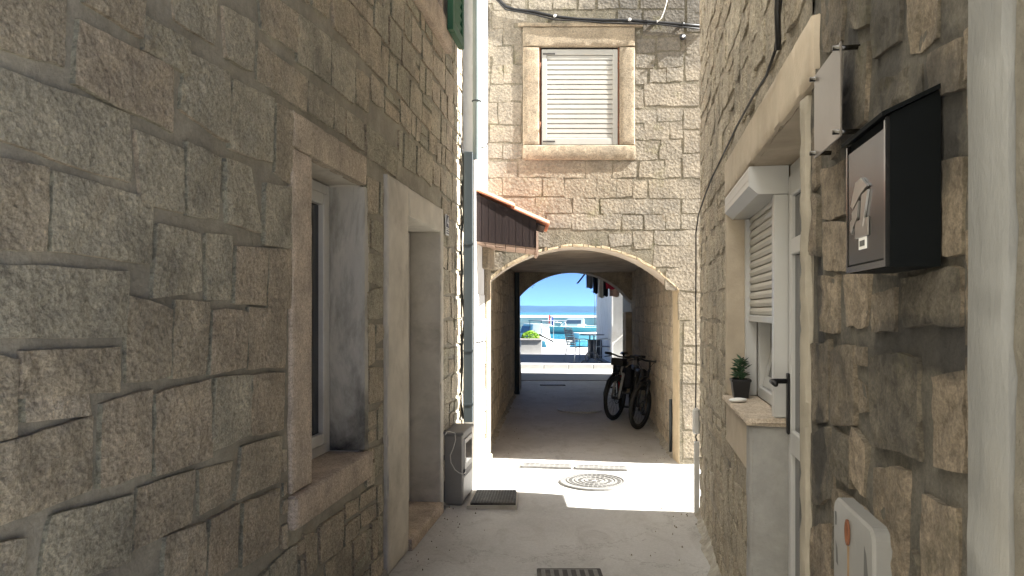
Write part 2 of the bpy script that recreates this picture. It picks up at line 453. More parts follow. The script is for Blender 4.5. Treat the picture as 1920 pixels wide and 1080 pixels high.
def vnoise(x, y, seed=0):
    x = np.asarray(x, float) + seed * 17.31
    y = np.asarray(y, float) + seed * 9.77
    xi = np.floor(x).astype(int); yi = np.floor(y).astype(int)
    fx = x - xi; fy = y - yi
    fx = fx * fx * (3 - 2 * fx); fy = fy * fy * (3 - 2 * fy)
    a = _TAB[xi % 256, yi % 256]; b = _TAB[(xi + 1) % 256, yi % 256]
    c = _TAB[xi % 256, (yi + 1) % 256]; d = _TAB[(xi + 1) % 256, (yi + 1) % 256]
    return ((a * (1 - fx) + b * fx) * (1 - fy) + (c * (1 - fx) + d * fx) * fy) * 2 - 1


def fbm(x, y, seed=0, octv=4, gain=0.55):
    t = 0; amp = 1; s = 0; f = 1
    for o in range(octv):
        t = t + amp * vnoise(np.asarray(x) * f, np.asarray(y) * f, seed + o * 3)
        s += amp; amp *= gain; f *= 2.03
    return t / s


# ------------------------------------------------------------------ objects and meshes
def tag(o, label=None, cat=None, group=None, kind=None):
    if label: o['label'] = label
    if cat: o['category'] = cat
    if group: o['group'] = group
    if kind: o['kind'] = kind
    return o


def thing(name, loc, label, cat, group=None):
    o = bpy.data.objects.new(name, None)
    o.empty_display_size = 0.2
    COL.objects.link(o)
    o.location = loc
    return tag(o, label, cat, group)


def root_loc(o):
    v = Vector((0, 0, 0))
    while o is not None:
        v = v + Vector(o.location)
        o = o.parent
    return v


def mesh_obj(name, verts, faces, mat, parent=None, smooth=False):
    """verts in world coordinates; stored relative to the parent"""
    verts = np.asarray(verts, float).reshape(-1, 3)
    if parent is not None:
        verts = verts - np.array(root_loc(parent))
        loc = (0, 0, 0)
    else:
        c = np.array([verts[:, 0].mean(), verts[:, 1].mean(), verts[:, 2].min()])
        verts = verts - c
        loc = tuple(c)
    me = bpy.data.meshes.new(name)
    me.from_pydata(verts.tolist(), [], faces)
    if smooth:
        me.polygons.foreach_set('use_smooth', [True] * len(me.polygons))
    me.materials.append(mat)
    me.update()
    o = bpy.data.objects.new(name, me)
    COL.objects.link(o)
    o.location = loc
    if parent is not None:
        o.parent = parent
    return o


class MB:
    def __init__(self, M=None):
        self.v = []; self.f = []
        self.M = M

    def add(self, vs, fs):
        n = len(self.v)
        for p in vs:
            p = Vector(p)
            if self.M is not None:
                p = self.M @ p
            self.v.append(tuple(p))
        self.f += [tuple(i + n for i in q) for q in fs]
        return self

    def box(self, x0, x1, y0, y1, z0, z1):
        vs = [(x0, y0, z0), (x1, y0, z0), (x1, y1, z0), (x0, y1, z0), (x0, y0, z1), (x1, y0, z1), (x1, y1, z1), (x0, y1, z1)]
        return self.add(vs, [(0, 3, 2, 1), (4, 5, 6, 7), (0, 1, 5, 4), (1, 2, 6, 5), (2, 3, 7, 6), (3, 0, 4, 7)])

    def cbox(self, x0, x1, y0, y1, z0, z1, c=0.004):
        """box with chamfered edges"""
        vs = []
        for z, i in ((z0, c), (z0 + c, 0), (z1 - c, 0), (z1, c)):
            vs += [(x0 + i + c, y0 + i, z), (x1 - i - c, y0 + i, z), (x1 - i, y0 + i + c, z), (x1 - i, y1 - i - c, z),
                   (x1 - i - c, y1 - i, z), (x0 + i + c, y1 - i, z), (x0 + i, y1 - i - c, z), (x0 + i, y0 + i + c, z)]
        fs = [tuple(reversed(range(8))), tuple(range(24, 32))]
        for k in range(3):
            for j in range(8):
                a = k * 8 + j; b = k * 8 + (j + 1) % 8
                fs.append((a, b, b + 8, a + 8))
        return self.add(vs, fs)

    def prism(self, poly, lo, hi, axis='z'):
        """polygon in the plane across the axis, extruded from lo to hi"""
        n = len(poly)

        def pt(p, t):
            if axis == 'z': return (p[0], p[1], t)
            if axis == 'y': return (p[0], t, p[1])
            return (t, p[0], p[1])
        vs = [pt(p, lo) for p in poly] + [pt(p, hi) for p in poly]
        fs = [tuple(reversed(range(n))), tuple(range(n, 2 * n))]
        fs += [(i, (i + 1) % n, n + (i + 1) % n, n + i) for i in range(n)]
        return self.add(vs, fs)

    def tube(self, pts, r, n=8, closed=False, r1=None):
        pts = [Vector(p) for p in pts]
        m = len(pts)
        rings = []
        up = Vector((0, 0, 1))
        prev = None
        for i, p in enumerate(pts):
            if closed:
                t = pts[(i + 1) % m] - pts[i - 1]
            else:
                t = pts[min(i + 1, m - 1)] - pts[max(i - 1, 0)]
            t.normalize()
            if prev is None:
                a = t.cross(up if abs(t.z) < 0.9 else Vector((1, 0, 0)))
            else:
                a = prev - t * prev.dot(t)
            a.normalize(); prev = a
            b = t.cross(a)
            rr = r if r1 is None else r + (r1 - r) * i / max(1, m - 1)
            rings.append([p + (a * math.cos(2 * math.pi * k / n) + b * math.sin(2 * math.pi * k / n)) * rr for k in range(n)])
        vs = [q for ring in rings for q in ring]
        fs = []
        for i in range(m if closed else m - 1):
            j = (i + 1) % m
            for k in range(n):
                l = (k + 1) % n
                fs.append((i * n + k, i * n + l, j * n + l, j * n + k))
        if not closed:
            fs.append(tuple(reversed(range(n))))
            fs.append(tuple(range((m - 1) * n, m * n)))
        return self.add(vs, fs)

    def lathe(self, prof, n=20, c=(0, 0, 0)):
        vs = []; fs = []
        for (r, z) in prof:
            for k in range(n):
                a = 2 * math.pi * k / n
                vs.append((c[0] + r * math.cos(a), c[1] + r * math.sin(a), c[2] + z))
        for i in range(len(prof) - 1):
            for k in range(n):
                l = (k + 1) % n
                fs.append((i * n + k, i * n + l, (i + 1) * n + l, (i + 1) * n + k))
        fs.append(tuple(reversed(range(n))))
        fs.append(tuple(range((len(prof) - 1) * n, len(prof) * n)))
        return self.add(vs, fs)

    def build(self, name, mat, parent=None, smooth=False):
        o = mesh_obj(name, self.v, self.f, mat, parent, smooth)
        if smooth == 'auto':
            o.data.polygons.foreach_set('use_smooth', [True] * len(o.data.polygons))
            o.data.set_sharp_from_angle(angle=math.radians(38))
        return o


def rough_block(mb, x0, x1, y0, y1, z0, z1, cell=0.035, r=0.008, amp=0.003, chip=0.010, seed=1):
    """a dressed block with worn arrises and small chips"""
    L = np.array([x1 - x0, y1 - y0, z1 - z0]); n = np.maximum(2, np.round(L / cell).astype(int))
    ax = []
    for k in range(3):
        lo = (x0, y0, z0)[k]; e = min(0.012, L[k] / 5)
        ax.append(np.concatenate([[lo], np.linspace(lo + e, lo + L[k] - e, n[k] - 1) if n[k] > 2 else [lo + L[k] / 2], [lo + L[k]]]))
    idx = {}; vs = []; fs = []

    def vid(i, j, k):
        key = (i, j, k)
        if key not in idx:
            idx[key] = len(vs)
            vs.append((ax[0][i], ax[1][j], ax[2][k], i in (0, len(ax[0]) - 1), j in (0, len(ax[1]) - 1), k in (0, len(ax[2]) - 1)))
        return idx[key]
    N = [len(a) for a in ax]
    for (a, b, c) in ((0, 1, 2), (1, 2, 0), (2, 0, 1)):
        for side in (0, N[c] - 1):
            for i in range(N[a] - 1):
                for j in range(N[b] - 1):
                    q = []
                    for (p, w) in ((i, j), (i + 1, j), (i + 1, j + 1), (i, j + 1)):
                        t = [0, 0, 0]; t[a] = p; t[b] = w; t[c] = side
                        q.append(vid(*t))
                    fs.append(tuple(q) if side else tuple(reversed(q)))
    A = np.array([v[:3] for v in vs]); E = np.array([v[3:] for v in vs], bool)
    c0 = np.array([(x0 + x1) / 2, (y0 + y1) / 2, (z0 + z1) / 2])
    ne = E.sum(1)
    nz = fbm(A[:, 0] * 9 + A[:, 1] * 5, A[:, 2] * 9 + A[:, 1] * 7, seed, 4)
    ch = np.clip(fbm(A[:, 0] * 16 + A[:, 1] * 3, A[:, 2] * 16 - A[:, 1] * 4, seed + 9, 3) - 0.15, 0, 1) * 2
    pull = np.where(ne >= 2, r * 0.5 + chip * ch, -amp * nz)
    A = A - np.sign(A - c0) * E * pull[:, None]
    return mb.add([tuple(p) for p in A], fs)


class Frame:
    """a vertical wall plane: s runs along it, d stands out of it, z is height"""

    def __init__(self, x0, m, side):
        k = math.sqrt(1 + m * m)
        self.x0 = x0; self.m = m; self.k = k
        self.D = np.array([m / k, 1 / k, 0.0])
        # side +1: the open air is on the right (+x) of the wall, -1: on the left
        self.N = np.array([1 / k, -m / k, 0.0]) * side
        self.side = side

    def w(self, s, d, z):
        s, d, z = np.broadcast_arrays(np.asarray(s, float), np.asarray(d, float), np.asarray(z, float))
        p = s[..., None] * self.D + d[..., None] * self.N
        p[..., 0] += self.x0
        p[..., 2] += z
        return p

    def matrix(self):
        M = Matrix.Identity(4)
        for i in range(3):
            M[i][0] = self.D[i]; M[i][1] = self.N[i]; M[i][2] = (0, 0, 1)[i]
        M[0][3] = self.x0
        return M

    def mb(self):
        return MB(self.matrix())

    def px(self, x, y):
        """survey reading on the wall plane -> (s, z)"""
        r = (x - 960) / F
        Y = self.x0 / (r - self.m)
        return (Y * self.k, H - (y - 585) / F * Y)


class Plane:
    """the archway facade: s is x, d stands towards the alley"""

    def __init__(self, y):
        self.y = y; self.side = -1

    def w(self, s, d, z):
        s, d, z = np.broadcast_arrays(np.asarray(s, float), np.asarray(d, float), np.asarray(z, float))
        return np.stack([s, self.y - d, z], -1)

    def matrix(self):
        return Matrix(((1, 0, 0, 0), (0, -1, 0, self.y), (0, 0, 1, 0), (0, 0, 0, 1)))

    def mb(self):
        return MB(self.matrix())

    def px(self, x, y):
        return ((x - 960) / F * self.y, H - (y - 585) / F * self.y)


# ------------------------------------------------------------------ masonry
def stone_geo(q, cell, proud, relief, rnd, seed, pillow=0.008, edge=0.02, wobk=1.0, flat=1.0):
    """q: corners TL, TR, BR, BL as (s,z). returns (S, D, Z) grid arrays and faces"""
    q = np.asarray(q, float)
    w = (np.linalg.norm(q[1] - q[0]) + np.linalg.norm(q[2] - q[3])) / 2
    h = (np.linalg.norm(q[3] - q[0]) + np.linalg.norm(q[2] - q[1])) / 2
    nu = int(np.clip(round(w / cell), 2, 26)); nv = int(np.clip(round(h / cell), 2, 26))

    def axis(n, L):
        dlt = min(0.35, 2 * edge * 0.45 / L)
        return np.concatenate([[-1], np.linspace(-1 + dlt, 1 - dlt, n + 1), [1]])
    a = axis(nu, w); b = axis(nv, h)
    A, B = np.meshgrid(a, b, indexing='ij')
    X = A * np.sqrt(1 - rnd * B * B / 2); Y = B * np.sqrt(1 - rnd * A * A / 2)
    u = (X + 1) / 2; v = (1 - Y) / 2
    P = (q[0] * ((1 - u) * (1 - v))[..., None] + q[1] * (u * (1 - v))[..., None] + q[2] * (u * v)[..., None] + q[3] * ((1 - u) * v)[..., None])
    S = P[..., 0]; Z = P[..., 1]
    wob = wobk * min(0.014, 0.09 * min(w, h))
    S2 = S + wob * fbm(S * 7, Z * 7, seed, 3) ; Z2 = Z + wob * fbm(S * 7, Z * 7, seed + 50, 3)
    de = np.minimum((1 - np.abs(A)) * w / 2, (1 - np.abs(B)) * h / 2)
    t = np.clip(de / edge, 0, 1)
    prof = np.sqrt(np.clip(1 - (1 - t) ** 2, 0, 1))
    tilt = (RNG.rand(2) - 0.5) * 0.03 * flat
    n = fbm(S * 13, Z * 13, seed + 7, 5, 0.68)
    n2 = np.abs(fbm(S * 22, Z * 22, seed + 13, 3))
    D = proud * prof + relief * (n - 0.5 * n2) * t + pillow * (1 - A * A) * (1 - B * B) + tilt[0] * A * w + tilt[1] * B * h * t
    D = np.where(t <= 0, -0.035, D)
    ni, nj = A.shape
    idx = np.arange(ni * nj).reshape(ni, nj)
    f = np.stack([idx[:-1, :-1], idx[1:, :-1], idx[1:, 1:], idx[:-1, 1:]], -1).reshape(-1, 4)
    return S2, D, Z2, f


def quad_mask(q, GS, GZ):
    q = np.asarray(q)
    inside = np.ones(GS.shape, bool)
    c = q.mean(0)
    for i in range(4):
        p0 = q[i]; p1 = q[(i + 1) % 4]
        e = p1 - p0
        sgn = np.sign(e[0] * (c[1] - p0[1]) - e[1] * (c[0] - p0[0]))
        inside &= (e[0] * (GZ - p0[1]) - e[1] * (GS - p0[0])) * sgn >= 0
    return inside


def lay_stones(s0, s1, z0, z1, traced, blocked, hh, ww, joint, rs, res=0.02, drift=0.0):
    """fills what the traced stones and openings leave free with uneven courses"""
    gs = np.arange(s0, s1, res); gz = np.arange(z0, z1, res)
    GS, GZ = np.meshgrid(gs + res / 2, gz + res / 2, indexing='ij')
    occ = blocked(GS, GZ)
    for q in traced:
        qq = np.asarray(q); c = qq.mean(0)
        occ |= quad_mask(c + (qq - c) * 1.06, GS, GZ)
    out = []
    z = z0
    while z < z1 - 0.05:
        h = rs.uniform(*hh)
        h = min(h, z1 - z)
        i0 = int(round((z - z0) / res)); i1 = max(i0 + 1, int(round((z + h - z0) / res)))
        i1 = min(i1, occ.shape[1])
        if i1 <= i0:
            break
        frac = occ[:, i0:i1].mean(1)
        free = frac < 0.30
        i = 0
        while i < len(free):
            if not free[i]:
                i += 1; continue
            j = i
            while j < len(free) and free[j]:
                j += 1
            a = s0 + i * res; b = s0 + j * res
            while b - a > 0.05:
                w = rs.uniform(*ww)
                if rs.rand() < 0.15: w *= 0.5
                if b - a - w < ww[0] * 0.6: w = b - a
                if w > ww[1] * 1.5: w = (b - a) / 2
                # shave the course where a traced stone bites in
                c0 = int((a - s0) / res); c1 = max(c0 + 1, int((a + w - s0) / res))
                col = occ[c0:c1, i0:i1].mean(0) < 0.25
                if col.any():
                    k0 = np.argmax(col); k1 = len(col) - np.argmax(col[::-1])
                    zz0 = z0 + (i0 + k0) * res; zz1 = z0 + (i0 + k1) * res
                    parts = [(zz0, zz1)]
                    if zz1 - zz0 > 0.17 and w < 0.34 and rs.rand() < 0.28:
                        m = zz0 + (zz1 - zz0) * rs.uniform(0.35, 0.65)
                        parts = [(zz0, m), (m, zz1)]
                    for (p0, p1) in parts:
                        if p1 - p0 < 0.045: continue
                        g = joint / 2 * rs.uniform(0.5, 1.4)
                        jj = lambda k: rs.uniform(-k, k)
                        k = min(0.022, 0.10 * (p1 - p0) + 0.002)
                        out.append([(a + g + jj(k), p1 - g + jj(k)), (a + w - g + jj(k), p1 - g + jj(k)),
                                    (a + w - g + jj(k), p0 + g + jj(k)), (a + g + jj(k), p0 + g + jj(k))])
                a += w
            i = j
        z += h
    return out


CAMP = np.array([0, 0, H])


def shown_size(fr, q):
    """how large the stone shows in the photo (pixels squared), 0 outside the frame"""
    q = np.asarray(q)
    P = fr.w(q[:, 0], 0.0, q[:, 1])
    if (P[:, 1] < 0.4).any():
        return 0.0
    x = 960 + P[:, 0] / P[:, 1] * F; y = 585 - (P[:, 2] - H) / P[:, 1] * F
    if x.max() < 0 or x.min() > 1920 or y.max() < 0 or y.min() > 1080:
        return 0.0
    a = 0.5 * abs(sum(x[i] * y[(i + 1) % 4] - x[(i + 1) % 4] * y[i] for i in range(4)))
    return a


def build_stones(items, parent, limit=300, name='stone', stuff='masonry'):
    """items: (frame, quad, material, params). The largest in view become stones of their own, the rest one mass per material"""
    sized = sorted(items, key=lambda it: -shown_size(it[0], it[1]))
    rest = {}
    for k, (fr, q, mat, pr) in enumerate(sized):
        size = shown_size(fr, q)
        dist = np.linalg.norm(fr.w(*np.array(q).mean(0)[[0]], 0.0, np.array(q).mean(0)[1]).reshape(3) - CAMP)
        cell = max(0.013, dist * 0.0062)
        if size <= 0: cell = 0.08
        S, D, Z, f = stone_geo(q, cell, pr['proud'] * RNG.uniform(0.6, 1.35), pr['relief'] * RNG.uniform(0.6, 1.3), RNG.uniform(*pr['rnd']),
                               RNG.randint(1, 4000), pr.get('pillow', 0.008), pr.get('edge', 0.02), pr.get('wob', 1.0), pr.get('flat', 1.0))
        V = fr.w(S.ravel(), D.ravel() + pr.get('off', 0.0), Z.ravel())
        if fr.side > 0:
            f = f[:, ::-1]
        if k < limit and size > 30:
            mesh_obj(name, V, f.tolist(), mat, parent, True).data.set_sharp_from_angle(angle=math.radians(40))
        else:
            rest.setdefault(mat.name, [mat, [], [], 0])
            r = rest[mat.name]
            r[1].append(V); r[2].append(f + r[3]); r[3] += len(V)
    for mat, vs, fs, n in rest.values():
        o = mesh_obj(stuff, np.concatenate(vs), np.concatenate(fs).tolist(), mat, parent, True)
        o.data.set_sharp_from_angle(angle=math.radians(40))
        o['kind'] = 'stuff'


def wall_face(fr, s_list, z_list, skip, mat, parent, name, d0=-0.02, amp=0.006, seed=3):
    S, Z = np.meshgrid(s_list, z_list, indexing='ij')
    D = d0 + amp * fbm(S * 6, Z * 6, seed, 4)
    V = fr.w(S.ravel(), D.ravel(), Z.ravel())
    ni, nj = S.shape
    idx = np.arange(ni * nj).reshape(ni, nj)
    cs = (S[:-1, :-1] + S[1:, 1:]) / 2; cz = (Z[:-1, :-1] + Z[1:, 1:]) / 2
    keep = ~skip(cs, cz)
    f = np.stack([idx[:-1, :-1], idx[1:, :-1], idx[1:, 1:], idx[:-1, 1:]], -1)[keep]
    if fr.side > 0:
        f = f[:, ::-1]
    return mesh_obj(name, V, f.tolist(), mat, parent, True)


def steps(brk, fine, lo, hi, coarse=0.6):
    """coordinates that hit every break, fine between lo and hi"""
    pts = sorted(set(brk))
    out = []
    for a, b in zip(pts[:-1], pts[1:]):
        st = fine if (a >= lo - 1e-6 and b <= hi + 1e-6) else coarse
        n = max(1, int(math.ceil((b - a) / st)))
        out += list(np.linspace(a, b, n + 1)[:-1])
    return np.array(out + [pts[-1]])


def in_rects(rects):
    def f(S, Z):
        m = np.zeros(np.shape(S), bool)
        for a, b, c, d in rects:
            m |= (S > a) & (S < b) & (Z > c) & (Z < d)
        return m
    return f


def reveal(fr, mb, a, b, c, d, d0, d1, floor=True):
    """the four inner faces of an opening between depths d0 (outer) and d1"""
    for (p, q) in (((a, c), (a, d)), ((a, d), (b, d)), ((b, d), (b, c))) + ((((b, c), (a, c)),) if floor else ()):
        mb.add([(p[0], d0, p[1]), (q[0], d0, q[1]), (q[0], d1, q[1]), (p[0], d1, p[1])], [(0, 1, 2, 3)])


def grow(q, g):
    q = np.asarray(q, float); c = q.mean(0)
    d = q - c
    return [tuple(p) for p in c + d + np.sign(d) * g]


LW = Frame(-1.341, 0.1267, 1)      # left house wall
RW = Frame(0.50, 0.176, -1)        # right house wall
FA = Plane(7.7)                    # archway facade

# ------------------------------------------------------------------ ground, street, sea, far shore
gx = steps([-70, -1.6, 2.6, 70], 0.05, -1.6, 2.6, 12)
gy = steps([-50, 3.6, 9.0, 16.0, 29.4], 0.05, 3.6, 9.0, 1.2)
GX, GY = np.meshgrid(gx, gy, indexing='ij')
fade = np.clip((GY - 3.0) / 1, 0, 1) * np.clip((17.5 - GY) / 1.5, 0, 1)
GZ = fade * (0.010 * fbm(GX * 0.9, GY * 0.9, 5, 3) + 0.003 * fbm(GX * 7, GY * 7, 9, 3)) - 0.006
ii = np.arange(GX.size).reshape(GX.shape)
gf = np.stack([ii[:-1, :-1], ii[1:, :-1], ii[1:, 1:], ii[:-1, 1:]], -1).reshape(-1, 4)
tag(mesh_obj('ground', np.stack([GX, GY, GZ], -1).reshape(-1, 3), gf.tolist(), GROUND, None, True), kind='structure')

tag(MB().box(-60, 60, 17.0, 20.3, -0.3, 0.012).build('street', STREET), kind='structure')
terr = tag(MB().box(-60, 60, 20.52, 29.2, -2.0, 0.146).build('terrace', PAVE), kind='structure')
for k in range(14):
    x0 = -4 + k * 0.7
    tag(MB().cbox(x0, x0 + 0.692, 20.3, 20.51, -0.1, 0.155, 0.012).build('kerbstone', KERB, terr))
for k in range(10):
    x0 = -4 + k * 1.1
    tag(MB().cbox(x0, x0 + 1.09, 29.21, 29.75, -2.0, 0.16, 0.02).build('quay_stone', KERB, terr))

tag(MB().add([(-6000, 29.5, -0.9), (6000, 29.5, -0.9), (6000, 9000, -0.9), (-6000, 9000, -0.9)], [(0, 1, 2, 3)]).build('sea', SEA), kind='structure')

# far island: a low uneven ridge
hx = np.linspace(-2600, 3000, 260)
rows = []
for t, yy in ((0.0, 3000), (0.35, 3080), (0.75, 3200), (1.0, 3350), (0.8, 3600), (0.0, 4000)):
    hgt = 30 + 6 * fbm(hx / 420, hx * 0 + t, 21, 4) + 3.0 * fbm(hx / 60, hx * 0 + t * 3, 33, 3) - 0.006 * (hx - 150) * (np.abs(hx - 150) > 2000)
    rows.append(np.stack([hx, np.full_like(hx, yy), -1.5 + np.maximum(0, hgt) * t], -1))
V = np.stack(rows, 0)
jj = np.arange(V.shape[0] * V.shape[1]).reshape(V.shape[:2])
hf = np.stack([jj[:-1, :-1], jj[:-1, 1:], jj[1:, 1:], jj[1:, :-1]], -1).reshape(-1, 4)
tag(mesh_obj('hills', V.reshape(-1, 3), hf.tolist(), HILL, None, True), kind='structure')

# breakwater
b = thing('breakwater', (8, 118, -1), 'long pale concrete breakwater across the harbour water', 'breakwater')
MB().prism([(118, -1), (117.6, 0.75), (118.4, 0.8), (118.4, 1.12), (119.3, 1.12), (121, 0.8), (122, -1)], -50, 66, 'x').build('wall', BREAK, b)
for k in range(58):
    x = -48 + k * 2.0 + RNG.uniform(-.3, .3)
    r = RNG.uniform(0.35, 0.6)
    m = MB(); vs = []
    m.lathe([(r * 0.5, 0), (r, 0.15), (r * 0.85, 0.45), (r * 0.3, 0.62)], 6, (x, 117.0 + RNG.uniform(-.4, .2), -1.0))
    m.build('boulder', BREAK, b)

# ------------------------------------------------------------------ left stone house
LEFT_PX = [
 [(-40,-80),(116,-40),(117,124),(-40,72)], [(146,40),(319,132),(319,244),(137,154)], [(150,-70),(268,-12),(264,68),(160,2)],
 [(-40,118),(242,220),(240,340),(-40,245)], [(-40,292),(83,318),(80,466),(-40,456)], [(100,325),(285,377),(278,490),(95,466)],
 [(-40,497),(237,511),(233,628),(-40,630)], [(44,664),(220,654),(222,730),(44,741)], [(46,752),(160,741),(165,775),(48,787)],
 [(-40,662),(28,680),(25,812),(-40,830)], [(-25,846),(168,785),(165,917),(-25,990)], [(-40,1028),(42,1017),(40,1110),(-40,1130)],
 [(100,970),(245,932),(240,1052),(70,1115)], [(190,762),(280,733),(280,882),(186,915)], [(290,740),(392,713),(393,856),(288,890)],
 [(240,558),(318,583),(312,702),(235,717)], [(329,565),(389,566),(381,700),(320,706)], [(397,580),(461,588),(457,687),(392,701)],
 [(465,580),(534,584),(529,686),(462,690)], [(405,712),(467,705),(465,812),(396,846)], [(473,706),(531,703),(528,802),(470,815)],
 [(453,840),(525,820),(522,902),(440,936)], [(373,886),(431,868),(426,932),(373,962)], [(258,918),(362,885),(356,976),(250,1030)],
 [(395,975),(444,948),(441,1062),(386,1092)], [(457,945),(521,918),(518,1022),(452,1062)], [(310,1010),(380,983),(380,1092),(300,1115)],
 [(294,421),(372,440),(375,541),(286,556)], [(387,439),(433,447),(428,556),(387,562)], [(442,465),(500,468),(495,571),(437,566)],
 [(504,469),(546,472),(544,576),(502,576)], [(254,248),(342,285),(340,396),(266,374)], [(349,271),(411,300),(406,406),(350,402)],
 [(420,300),(467,315),(487,436),(424,416)], [(497,346),(546,352),(545,464),(495,458)], [(350,104),(426,136),(428,266),(335,202)],
 [(434,151),(511,186),(510,302),(431,277)], [(518,196),(551,214),(550,346),(515,322)], [(484,82),(575,150),(573,206),(482,146)],
 [(271,34),(352,79),(355,141),(269,91)], [(319,-50),(405,0),(401,82),(329,36)], [(417,14),(475,46),(472,131),(424,106)],
 [(484,-24),(560,30),(557,96),(489,51)], [(560,28),(618,76),(616,156),(556,112)], [(622,75),(665,110),(662,192),(621,160)],
 [(578,155),(622,188),(621,236),(577,206)], [(627,192),(645,206),(645,252),(627,239)], [(649,208),(680,232),(680,280),(650,256)],
 [(667,128),(690,148),(690,208),(667,190)], [(686,236),(745,285),(742,330),(687,292)],
]
lh = thing('stone_house', (-3.0, 1.5, 0), 'rubble limestone house with deep window and plastered doorway beside the electricity cabinet', 'house')
L_WIN = (3.326, 4.072, 0.83, 2.33)
L_DOOR = (4.93, 5.91, 0.0, 2.27)
L_UP = (5.27, 5.97, 4.06, 5.35)
L_END = 6.945
openL = in_rects([L_WIN, L_DOOR, L_UP])
ss = steps([-9, 0.9, L_WIN[0], L_WIN[1], L_DOOR[0], L_DOOR[1], L_UP[0], L_UP[1], L_END], 0.045, 0.9, L_END, 1.0)
zs = steps([-0.02, L_WIN[2], L_WIN[3], L_DOOR[3], L_UP[2], L_UP[3], 5.5], 0.045, -0.02, L_UP[2], 0.25)
wall_face(LW, ss, zs, openL, L_MORTAR, lh, 'wall', -0.007, 0.007, 3)
LW.mb().box(-9, L_END, -0.28, 0.02, 5.45, 11.0).build('bounce_upper_wall', WHITE_WALL, lh)  # unseen upper wall, made tall and white to bounce sun into the alley
m = LW.mb()
m.box(-9, L_END, -4.0, -0.30, -0.02, 11.0)                                    # the body of the house
m.box(L_END - 0.28, L_END - 0.001, -0.30, -0.03, -0.02, 11.0)
m.box(-9, L_END, -0.30, 0.0, 11.0, 11.15)
for a, b_, c, d in (L_WIN, L_DOOR, L_UP):
    reveal(LW, m, a - 0.005, b_ + 0.005, c - 0.005, d + 0.005, -0.03, -0.30, True)
m.build('house_body', PLASTER, lh)

surround_L = in_rects([(3.09, 4.10, 0.68, 2.50), (4.43, 6.03, -0.1, 2.49), (4.9, 6.27, 3.82, 5.6), (6.075, 6.60, -0.1, 0.10)])
blkL = lambda S, Z: surround_L(S, Z) | openL(S, Z)
trL = [grow([LW.px(x, y) for x, y in q], 0.009) for q in LEFT_PX]
rs = np.random.RandomState(5)
fillL = lay_stones(0.9, L_END - 0.02, 0.0, 5.3, trL, blkL, (0.15, 0.255), (0.13, 0.40), 0.024, rs)
itL = []
for q in trL:
    itL.append((LW, q, L_STONE, dict(proud=0.009, relief=0.014, rnd=(0.01, 0.10), pillow=0.0, edge=0.005, wob=0.6, flat=0.3)))
for q in fillL:
    itL.append((LW, q, L_STONE, dict(proud=0.008, relief=0.012, rnd=(0.02, 0.16), pillow=0.0, edge=0.005, wob=0.7, flat=0.3)))
build_stones(itL, lh, 300, 'stone', 'masonry')

# deep window: stone surround, plastic casement
w = rough_block(LW.mb(), 3.115, 4.085, -0.05, 0.012, 2.33, 2.492, seed=20).build('lintel', DRESSED, lh, 'auto')
w = rough_block(LW.mb(), 3.105, 3.326, -0.30, 0.010, 0.835, 2.328, seed=95).build('jamb', DRESSED, lh, 'auto')
w = rough_block(LW.mb(), 4.072, 4.155, -0.30, 0.006, 0.835, 2.328, seed=78).build('jamb', MILDEW, lh, 'auto')
w = rough_block(LW.mb(), 3.095, 4.13, -0.28, 0.035, 0.685, 0.832, seed=8).build('sill', DRESSED, lh, 'auto')
win = LW.mb()
a, b_, c, d = 3.328, 4.070, 0.836, 2.326
fw = 0.055
for r in ((a, a + fw, c, d), (b_ - fw, b_, c, d), (a + fw, b_ - fw, d - fw, d), (a + fw, b_ - fw, c, c + fw)):
    win.cbox(r[0], r[1], -0.262, -0.20, r[2], r[3], 0.004)
window = win.build('window', PVC_D, lh)
for k in range(2):
    a2 = a + fw + 0.003 + k * ((b_ - a - 2 * fw) / 2); b2 = a + fw - 0.003 + (k + 1) * ((b_ - a - 2 * fw) / 2)
    sm = LW.mb(); sf = 0.062
    c2, d2 = c + fw + 0.003, d - fw - 0.003
    for r in ((a2, a2 + sf, c2, d2), (b2 - sf, b2, c2, d2), (a2 + sf, b2 - sf, d2 - sf, d2), (a2 + sf, b2 - sf, c2, c2 + sf)):
        sm.cbox(r[0], r[1], -0.255, -0.188, r[2], r[3], 0.005)
    sm.build('sash', PVC_D, window)
    LW.mb().box(a2 + sf - 0.004, b2 - sf + 0.004, -0.225, -0.218, c2 + sf - 0.004, d2 - sf + 0.004).build('pane', GLASS, window)

# doorway with plaster surround
rough_block(LW.mb(), 4.45, 4.93, -0.25, 0.022, 0.0, 2.47, seed=96).build('door_jamb', PLASTER, lh, 'auto')
rough_block(LW.mb(), 5.91, 6.015, -0.25, 0.020, 0.0, 2.47, seed=96).build('door_jamb', PLASTER, lh, 'auto')
rough_block(LW.mb(), 4.931, 5.909, -0.25, 0.021, 2.27, 2.468, seed=79).build('door_lintel', PLASTER, lh, 'auto')
rough_block(LW.mb(), 4.932, 5.908, -0.28, 0.045, -0.02, 0.075, seed=71).build('threshold', DRESSED, lh, 'auto')
dr = LW.mb().cbox(4.935, 5.905, -0.29, -0.235, 0.08, 2.266, 0.006).build('door', PVC_D, lh)
for (z0, z1) in ((0.25, 1.0), (1.1, 2.1)):
    LW.mb().cbox(5.10, 5.74, -0.234, -0.226, z0, z1, 0.003).build('door_panel', PVC, dr)
LW.mb().tube([(5.02, -0.205, 1.62), (5.02, -0.19, 1.64), (5.02, -0.19, 2.0), (5.02, -0.205, 2.02)], 0.014, 8).build('pull_handle', BLACK, dr, True)

